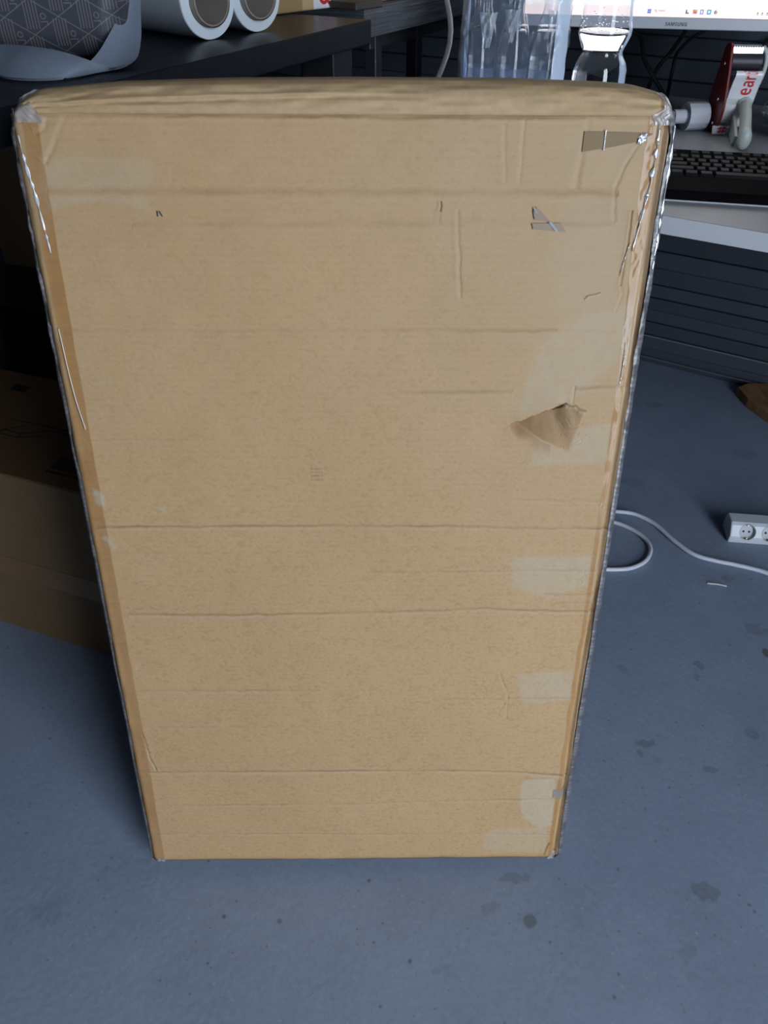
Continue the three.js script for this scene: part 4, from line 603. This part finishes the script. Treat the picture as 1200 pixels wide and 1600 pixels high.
{
  // keyboard
  const K0 = [0.452, DY, -1.281], t = thing('keyboard', 'black computer keyboard with wrist rest on the grey desk', 'keyboard', K0, -0.2164);
  const KW = 0.445, KD = 0.212, blk = phys(0.004, 0.004, 0.005, 0.7, { specularIntensity: 0.03 }), capM = [0.012, 0.016, 0.009].map((k) => phys(k * 0.6, k * 0.6, k * 0.7, 0.5, { specularIntensity: 0.12 }));
  const sh = new THREE.Shape(); [[0, 0], [0, 0.006], [0.008, 0.010], [0.075, 0.013], [0.078, 0.011], [0.205, 0.020], [KD, 0.022], [KD, 0]].forEach(([x, y], i) => i ? sh.lineTo(x, y) : sh.moveTo(x, y));
  const base = new THREE.ExtrudeGeometry(sh, { depth: KW, bevelEnabled: true, bevelSize: 0.0015, bevelThickness: 0.0015, bevelSegments: 2 }); base.rotateY(Math.PI / 2); base.translate(0, 0.0045, 0);   // profile x runs to -z
  part(t, 'keyboard_case', base, blk);
  part(t, 'base_plate', rbox(KW + 0.002, 0.003, KD, 0.001).translate(KW / 2, 0.0017, -KD / 2 + 0.002), std(0.5, 0.52, 0.55, 0.4));
  const cap = new THREE.CylinderGeometry(0.0082 * 1.18, 0.0092 * 1.36, 0.007, 4, 1).rotateY(Math.PI / 4); const unit = 0.01905;
  const keyGeo = (w) => { const g = new THREE.BoxGeometry(w * unit - 0.0016, 0.007, 0.0172), p = g.attributes.position; for (let i = 0; i < p.count; i++) if (p.getY(i) > 0) p.setXYZ(i, p.getX(i) - Math.sign(p.getX(i)) * 0.0024, p.getY(i), p.getZ(i) * 0.74 - 0.001); g.computeVertexNormals(); return g; };
  const geos = new Map(), R = rng(77);
  const rows = [[1.25, 1.25, 1.25, 6.25, 1.25, 1.25, 1.25, 1.25, 0.25, 1, 1, 1, 0.25, 2, 1, 1], [2.25, 1, 1, 1, 1, 1, 1, 1, 1, 1, 1, 2.75, -1.25, 1, -1.25, 1, 1, 1, 1], [1.75, 1, 1, 1, 1, 1, 1, 1, 1, 1, 1, 1, 2.25, -3.5, 1, 1, 1, -1], [1.5, 1, 1, 1, 1, 1, 1, 1, 1, 1, 1, 1, 1, 1.5, -0.25, 1, 1, 1, -0.25, 1, 1, 1, 1], [1, 1, 1, 1, 1, 1, 1, 1, 1, 1, 1, 1, 1, 2, -0.25, 1, 1, 1, -0.25, 1, 1, 1, 1], [1, -1, 1, 1, 1, 1, -0.5, 1, 1, 1, 1, -0.5, 1, 1, 1, 1, -0.25, 1, 1, 1]];
  rows.forEach((row, j) => { let x = 0.010; const z = -0.0905 - j * 0.0198 - (j === 5 ? 0.004 : 0); for (const w of row) { if (w > 0) { if (w >= 1) { if (!geos.has(w)) geos.set(w, keyGeo(w)); const k = part(t, 'key', geos.get(w), capM[Math.floor(R() * 3)]); k.position.set(x + w * unit / 2, 0.0045 + 0.0035 + interp([[0.078, 0.011], [0.205, 0.020]], -z), z); k.rotation.x = 0.07; } x += w * unit; } else x -= w * unit; } });
}
{
  // hand-held tape gun lying on the desk
  const t = thing('tape_dispenser', 'red and white hand tape dispenser loaded with red-lettered tape on the desk', 'tape dispenser', [0.681, DY, -1.735], -0.1);
  const red = phys(0.165, 0.012, 0.012, 0.28), white = phys(0.56, 0.62, 0.57, 0.38), steel = std(0.75, 0.75, 0.76, 0.2, { metalness: 0.9 }), rubber = std(0.03, 0.03, 0.035, 0.45);
  const prof = (pts) => new THREE.Shape(pts.map(([x, y]) => new THREE.Vector2(x, y)));
  const bev = (sh, d, b = 0.0012) => new THREE.ExtrudeGeometry(sh, { depth: d, bevelEnabled: true, bevelSize: b, bevelThickness: b, bevelSegments: 2, curveSegments: 10 });
  // red side plate (in the plane across the roll axis), turned a little towards the camera
  const plate = bev(new THREE.Shape(new THREE.CatmullRomCurve3([[-0.010, 0.158], [0.010, 0.150], [0.018, 0.118], [0.030, 0.085], [0.036, 0.045], [0.026, 0.012], [0.004, 0.000], [-0.020, 0.010], [-0.034, 0.045], [-0.030, 0.085], [-0.022, 0.125]].map(([x, y]) => V(x, y, 0)), true).getPoints(60).map((p) => new THREE.Vector2(p.x, p.y))), 0.003);
  plate.rotateY(Math.PI / 2 + 0.16); const pl = part(t, 'side_plate', plate, red); pl.position.set(-0.004, 0.001, 0.0); pl.rotation.z = 0.03;
  for (const [y, z] of [[0.125, 0.012], [0.065, 0.026], [0.02, 0.02]]) { const b = part(pl, 'rivet', new THREE.SphereGeometry(0.003, 10, 8).scale(0.6, 1, 1), steel); b.position.set(-0.0018 - z * 0.16, y, z); }
  part(t, 'tape_roll', lathe([[0.026, -0.022], [0.036, -0.022], [0.036, 0.022], [0.026, 0.022], [0.026, -0.022]], 48).rotateZ(Math.PI / 2).translate(0.028, 0.040, -0.022), phys(0.75, 0.76, 0.78, 0.3));
  part(t, 'roll_hub', lathe([[0.0, -0.02], [0.025, -0.02], [0.025, 0.02], [0, 0.02]], 32).rotateZ(Math.PI / 2).translate(0.028, 0.040, -0.022), red);
  part(t, 'roller', lathe([[0, -0.029], [0.0145, -0.029], [0.0155, -0.028], [0.0155, 0.028], [0.0145, 0.029], [0, 0.029]], 36).rotateZ(Math.PI / 2).translate(0.030, 0.128, 0.0), rubber);
  const blade = []; for (let i = 0; i <= 24; i++) blade.push([0.0235 + i * 0.0024, 0.151 + (i % 2 ? 0.003 : 0)]);
  part(t, 'cutting_blade', bev(prof([[0.0235, 0.1425], ...blade, [0.0811, 0.1425]]), 0.001, 0.0002).translate(-0.024, 0, 0.004), steel);
  part(t, 'blade_guard', rbox(0.058, 0.010, 0.018, 0.002).rotateX(0.35).translate(0.029, 0.148, -0.006), phys(0.72, 0.74, 0.75, 0.25));
  part(t, 'guide_arm', tube([[0.056, 0.153, 0.0], [0.064, 0.146, 0.002], [0.0685, 0.128, 0.004], [0.068, 0.110, 0.005], [0.064, 0.090, 0.006]], 0.0045, 30, 8).scale(1, 1, 1), white);
  part(t, 'frame', bev(prof([[0.006, 0.022], [0.050, 0.015], [0.058, 0.042], [0.064, 0.088], [0.064, 0.098], [0.014, 0.100], [0.010, 0.072]]), 0.012, 0.003).translate(0, 0, -0.004), white);
  // printed tape coming off the roller
  const band = canvasTexture(256, 512, (c, w, h) => { c.fillStyle = 'rgb(232,232,238)'; c.fillRect(0, 0, w, h); c.fillStyle = 'rgb(206,44,40)'; c.font = 'bold 178px sans-serif'; c.save(); c.translate(w * 0.80, h * 0.93); c.rotate(-Math.PI / 2); c.fillText('earti', 0, 0); c.restore(); });
  const path = [[0.113, 0.0135], [0.1145, 0.019], [0.111, 0.0225], [0.104, 0.0225], [0.096, 0.019], [0.086, 0.0165], [0.076, 0.0145], [0.064, 0.0135]];
  const pc = new THREE.CatmullRomCurve3(path.map(([y, z]) => V(0, y, z)));
  part(t, 'printed_tape', gridMesh(6, 40, (a, b) => { const q = pc.getPoint(1 - b); const sl = (q.y - 0.09) * 0.07 - 0.0127; return [mix(0.024, 0.075, a) + sl, q.y, q.z]; }), phys(1, 1, 1, 0.25, { map: band })).userData.label = 'white tape lettered in red';
  part(t, 'tape_end', rbox(0.026, 0.016, 0.0012, 0.0004).rotateX(-0.5).translate(0.004, 0.010, 0.028), phys(0.78, 0.78, 0.8, 0.3));
  const hash = []; for (const k of [-0.003, 0.003]) { hash.push(rbox(0.016, 0.0024, 0.0006, 0.0002).rotateZ(0.1).translate(0, k, 0)); hash.push(rbox(0.0024, 0.013, 0.0006, 0.0002).rotateZ(-0.2).translate(k, 0, 0)); }
  part(t, 'tape_print', mergeGeometries(hash).rotateX(-0.5).translate(0.009, 0.0108, 0.0294), phys(0.6, 0.03, 0.03, 0.4));
  // pistol grip reaching forward to the desk
  const grip = new THREE.CatmullRomCurve3([V(0.046, 0.052, 0.010), V(0.045, 0.048, 0.030), V(0.040, 0.040, 0.060), V(0.032, 0.029, 0.100), V(0.022, 0.0205, 0.145)]);
  const gg = new THREE.TubeGeometry(grip, 40, 0.0145, 18, false), p = gg.attributes.position; for (let i = 0; i < p.count; i++) { const k = Math.floor(i / 19) / 40, c = grip.getPoint(k), s = 1.0 - 0.12 * Math.sin(k * 3.14); p.setXYZ(i, c.x + (p.getX(i) - c.x) * (0.82 * s), c.y + (p.getY(i) - c.y) * (1.05 * s + 0.32 * k), c.z + (p.getZ(i) - c.z) * s); } gg.computeVertexNormals();
  part(t, 'handle', mergeGeometries([gg, new THREE.SphereGeometry(0.0155, 20, 14).scale(0.82, 1.28, 0.7).translate(0.022, 0.0205, 0.145), new THREE.SphereGeometry(0.017, 18, 14).scale(0.9, 1, 0.8).translate(0.046, 0.053, 0.010)]), white);
  part(t, 'handle_web', bev(prof([[0.002, 0], [0.100, 0], [0.118, 0.018], [0.05, 0.030], [0.004, 0.036]]), 0.004, 0.001).rotateY(-Math.PI / 2 - 0.17).translate(0.034, 0.002, 0.008), white);
}
{
  const w = phys(0.62, 0.64, 0.70, 0.35), t = thing('plastic_canister', 'white round plastic canister with narrow neck lying beside the carton corner', 'canister', [0.6220, DY + 0.0268, -1.748], 0.12);
  part(t, 'canister_body', toCreasedNormals(lathe([[0.011, 0.004], [0.021, 0.003], [0.0245, 0.001], [0.0262, 0.0], [0.0266, 0.002], [0.0266, 0.040], [0.0255, 0.043], [0.022, 0.045], [0, 0.045]], 48), 0.7).rotateZ(-Math.PI / 2), w);
  part(t, 'neck', lathe([[0, -0.026], [0.0125, -0.026], [0.0135, -0.025], [0.0135, 0.004], [0.0115, 0.004]], 36).rotateZ(-Math.PI / 2), w);
  const b = thing('plastic_wrapper', 'crumpled blue plastic wrapper behind the white cap', 'wrapper', [0.694, DY + 0.018, -1.83], 0.3);
  const g = new THREE.IcosahedronGeometry(0.022, 12); g.scale(1.25, 0.8, 0.8); part(b, 'wrapper_film', jitter(g, 0.006, 90, 12), phys(0.05, 0.30, 0.50, 0.2, { clearcoat: 0.8 }));
  const g2 = new THREE.IcosahedronGeometry(0.010, 8); g2.scale(1.8, 0.5, 0.8); part(b, 'wrapper_end', jitter(g2, 0.004, 130, 13).translate(-0.012, 0.014, 0.008), phys(0.35, 0.62, 0.75, 0.2));
  const c = thing('plastic_bag', 'crumpled clear plastic bag at the right edge beside the tape dispenser', 'plastic bag', [0.803, DY + 0.046, -1.685], 0);
  const g3 = new THREE.IcosahedronGeometry(0.045, 24); g3.scale(1.1, 0.78, 0.95); part(c, 'bag_film', jitter(jitter(g3, 0.007, 45, 14), 0.002, 160, 15), phys(0.75, 0.8, 0.82, 0.12, { transmission: 1, thickness: 0, ior: 1.5 }));
  const g4 = new THREE.IcosahedronGeometry(0.026, 8); g4.scale(1.3, 0.6, 1); part(c, 'bag_content', jitter(g4, 0.006, 60, 16).translate(0.006, -0.022, 0.01), std(0.14, 0.17, 0.06, 0.7));
}

// ---------------------------------------------------------------- on the floor
{
  const t = thing('power_strip', 'white power strip with round sockets on the floor at the right', 'power strip', [0.759, 0.001, -1.279], -0.12);
  const body = phys(0.56, 0.60, 0.64, 0.4), L = 0.27;
  const sh = new THREE.Shape([[0, 0], [0.002, 0.016], [-0.010, 0.037], [-0.016, 0.041], [-0.044, 0.041], [-0.050, 0.034], [-0.052, 0]].map(([z, y]) => new THREE.Vector2(-z, y)));
  const g = new THREE.ExtrudeGeometry(sh, { depth: L - 0.008, bevelEnabled: true, bevelSize: 0.002, bevelThickness: 0.004, bevelSegments: 3 }); g.rotateY(Math.PI / 2); g.translate(0.004, 0.002, 0);
  const ev = new Evaluator(); ev.attributes = ['position', 'normal']; ev.useGroups = false; g.deleteAttribute('uv'); let solid = new Brush(g); solid.updateMatrixWorld();
  for (let i = 0; i < 5; i++) { const cut = new THREE.CylinderGeometry(0.0178, 0.0172, 0.018, 40); cut.deleteAttribute('uv'); cut.rotateX(Math.PI / 2); const c = new Brush(cut); c.position.set(0.036 + i * 0.047, 0.0275, -0.003); c.rotation.x = -0.52; c.updateMatrixWorld(); solid = ev.evaluate(solid, c, SUBTRACTION); }
  part(t, 'strip_body', solid.geometry, body);
  const hole = lathe([[0, 0.0006], [0.0024, 0.0006], [0.0024, -0.004]], 12).rotateX(Math.PI / 2), clip = rbox(0.004, 0.003, 0.008, 0.001);
  const inner = std(0.42, 0.44, 0.46, 0.5), darkM = std(0.02, 0.02, 0.02, 0.6);
  for (let i = 0; i < 5; i++) {
    const s = new THREE.Group(); s.name = i ? 'socket_' + String(i).padStart(3, '0') : 'socket'; t.add(s); s.position.set(0.036 + i * 0.047, 0.0275, -0.003); s.rotation.x = -0.52;
    part(s, 'socket_well', lathe([[0, -0.0078], [0.0150, -0.0076], [0.0160, -0.0060], [0.0166, 0.0016], [0.0176, 0.0020], [0.0184, 0.0006]], 32).rotateX(Math.PI / 2), inner);
    for (const x of [-0.006, 0.006]) { const h = part(s, 'pin_hole', hole, darkM); h.position.set(x, 0, -0.0078); }
    for (const y of [-0.0145, 0.0145]) { const k = part(s, 'earth_clip', clip, std(0.3, 0.28, 0.22, 0.3, { metalness: 0.8 })); k.position.set(0, y, -0.004); }
    const m = part(t, 'socket_mark', new THREE.TorusGeometry(0.0026, 0.0005, 6, 16), std(0.12, 0.13, 0.15, 0.5)); m.position.set(0.0145 + i * 0.047, 0.0255, -0.0018); m.rotation.x = -0.52; m.scale.set(0.8, 1.2, 1);
  }
  tag(part(scene, 'power_cable', capTube([[0.98, 0.0062, -1.05], [0.864, 0.0062, -1.118], [0.806, 0.0062, -1.171], [0.748, 0.0062, -1.197], [0.711, 0.0062, -1.209], [0.67, 0.0062, -1.229], [0.641, 0.0062, -1.271], [0.609, 0.0062, -1.337], [0.574, 0.0062, -1.369], [0.532, 0.0062, -1.378], [0.46, 0.0062, -1.385], [0.36, 0.0062, -1.40], [0.30, 0.0062, -1.36], [0.33, 0.0062, -1.31], [0.42, 0.0062, -1.335], [0.482, 0.0062, -1.347], [0.525, 0.0062, -1.337], [0.559, 0.0062, -1.31], [0.579, 0.0062, -1.275], [0.579, 0.0062, -1.245], [0.558, 0.0062, -1.209], [0.521, 0.0062, -1.187], [0.48, 0.0062, -1.183], [0.42, 0.0062, -1.19], [0.30, 0.0062, -1.21], [0.18, 0.0062, -1.19]], 0.0048, 260, 10), std(0.55, 0.58, 0.64, 0.45)), 'white power cable looping over the floor from behind the carton to the right', 'cable');
  // brown board scrap by the wall, straw
  const sc = thing('wood_scrap', 'brown flat scrap of board on the floor by the wall', 'board scrap', [1.06, 0.001, -1.83], 0);
  const sg = new THREE.ExtrudeGeometry(new THREE.Shape([[-0.055, 0.082], [-0.020, 0.103], [0.10, 0.10], [0.16, -0.06], [0.02, -0.115], [-0.022, -0.065], [-0.050, 0.02]].map(([x, y]) => new THREE.Vector2(x, y))), { depth: 0.022, bevelEnabled: true, bevelSize: 0.002, bevelThickness: 0.002, bevelSegments: 2 }); sg.rotateX(-Math.PI / 2); sg.translate(0, 0.002, 0);
  const barkTex = texture(256, 256, (x, y, o) => { const n = fbm(x * 0.05, y * 0.02, 4, 300), L = 1 + 0.6 * n; o[0] = 0.26 * L; o[1] = 0.135 * L; o[2] = 0.055 * L; }, true, THREE.RepeatWrapping); barkTex.repeat.set(5, 5);
  part(sc, 'board', sg, std(1, 1, 1, 0.85, { map: barkTex }));
  const nl = part(sc, 'screw_head', new THREE.SphereGeometry(0.006, 12, 8).scale(1, 0.5, 1), std(0.6, 0.6, 0.62, 0.3, { metalness: 0.7 })); nl.position.set(-0.005, 0.027, 0.02);
  tag(part(scene, 'straw_bit', capTube([[0.672, 0.0022, -1.1455], [0.69, 0.003, -1.142], [0.707, 0.0022, -1.1375]], 0.0016, 12, 6), std(0.55, 0.55, 0.5, 0.6)), 'tiny pale straw lying on the floor right of the cable loop', 'straw');
}

renderer.render(scene, camera);
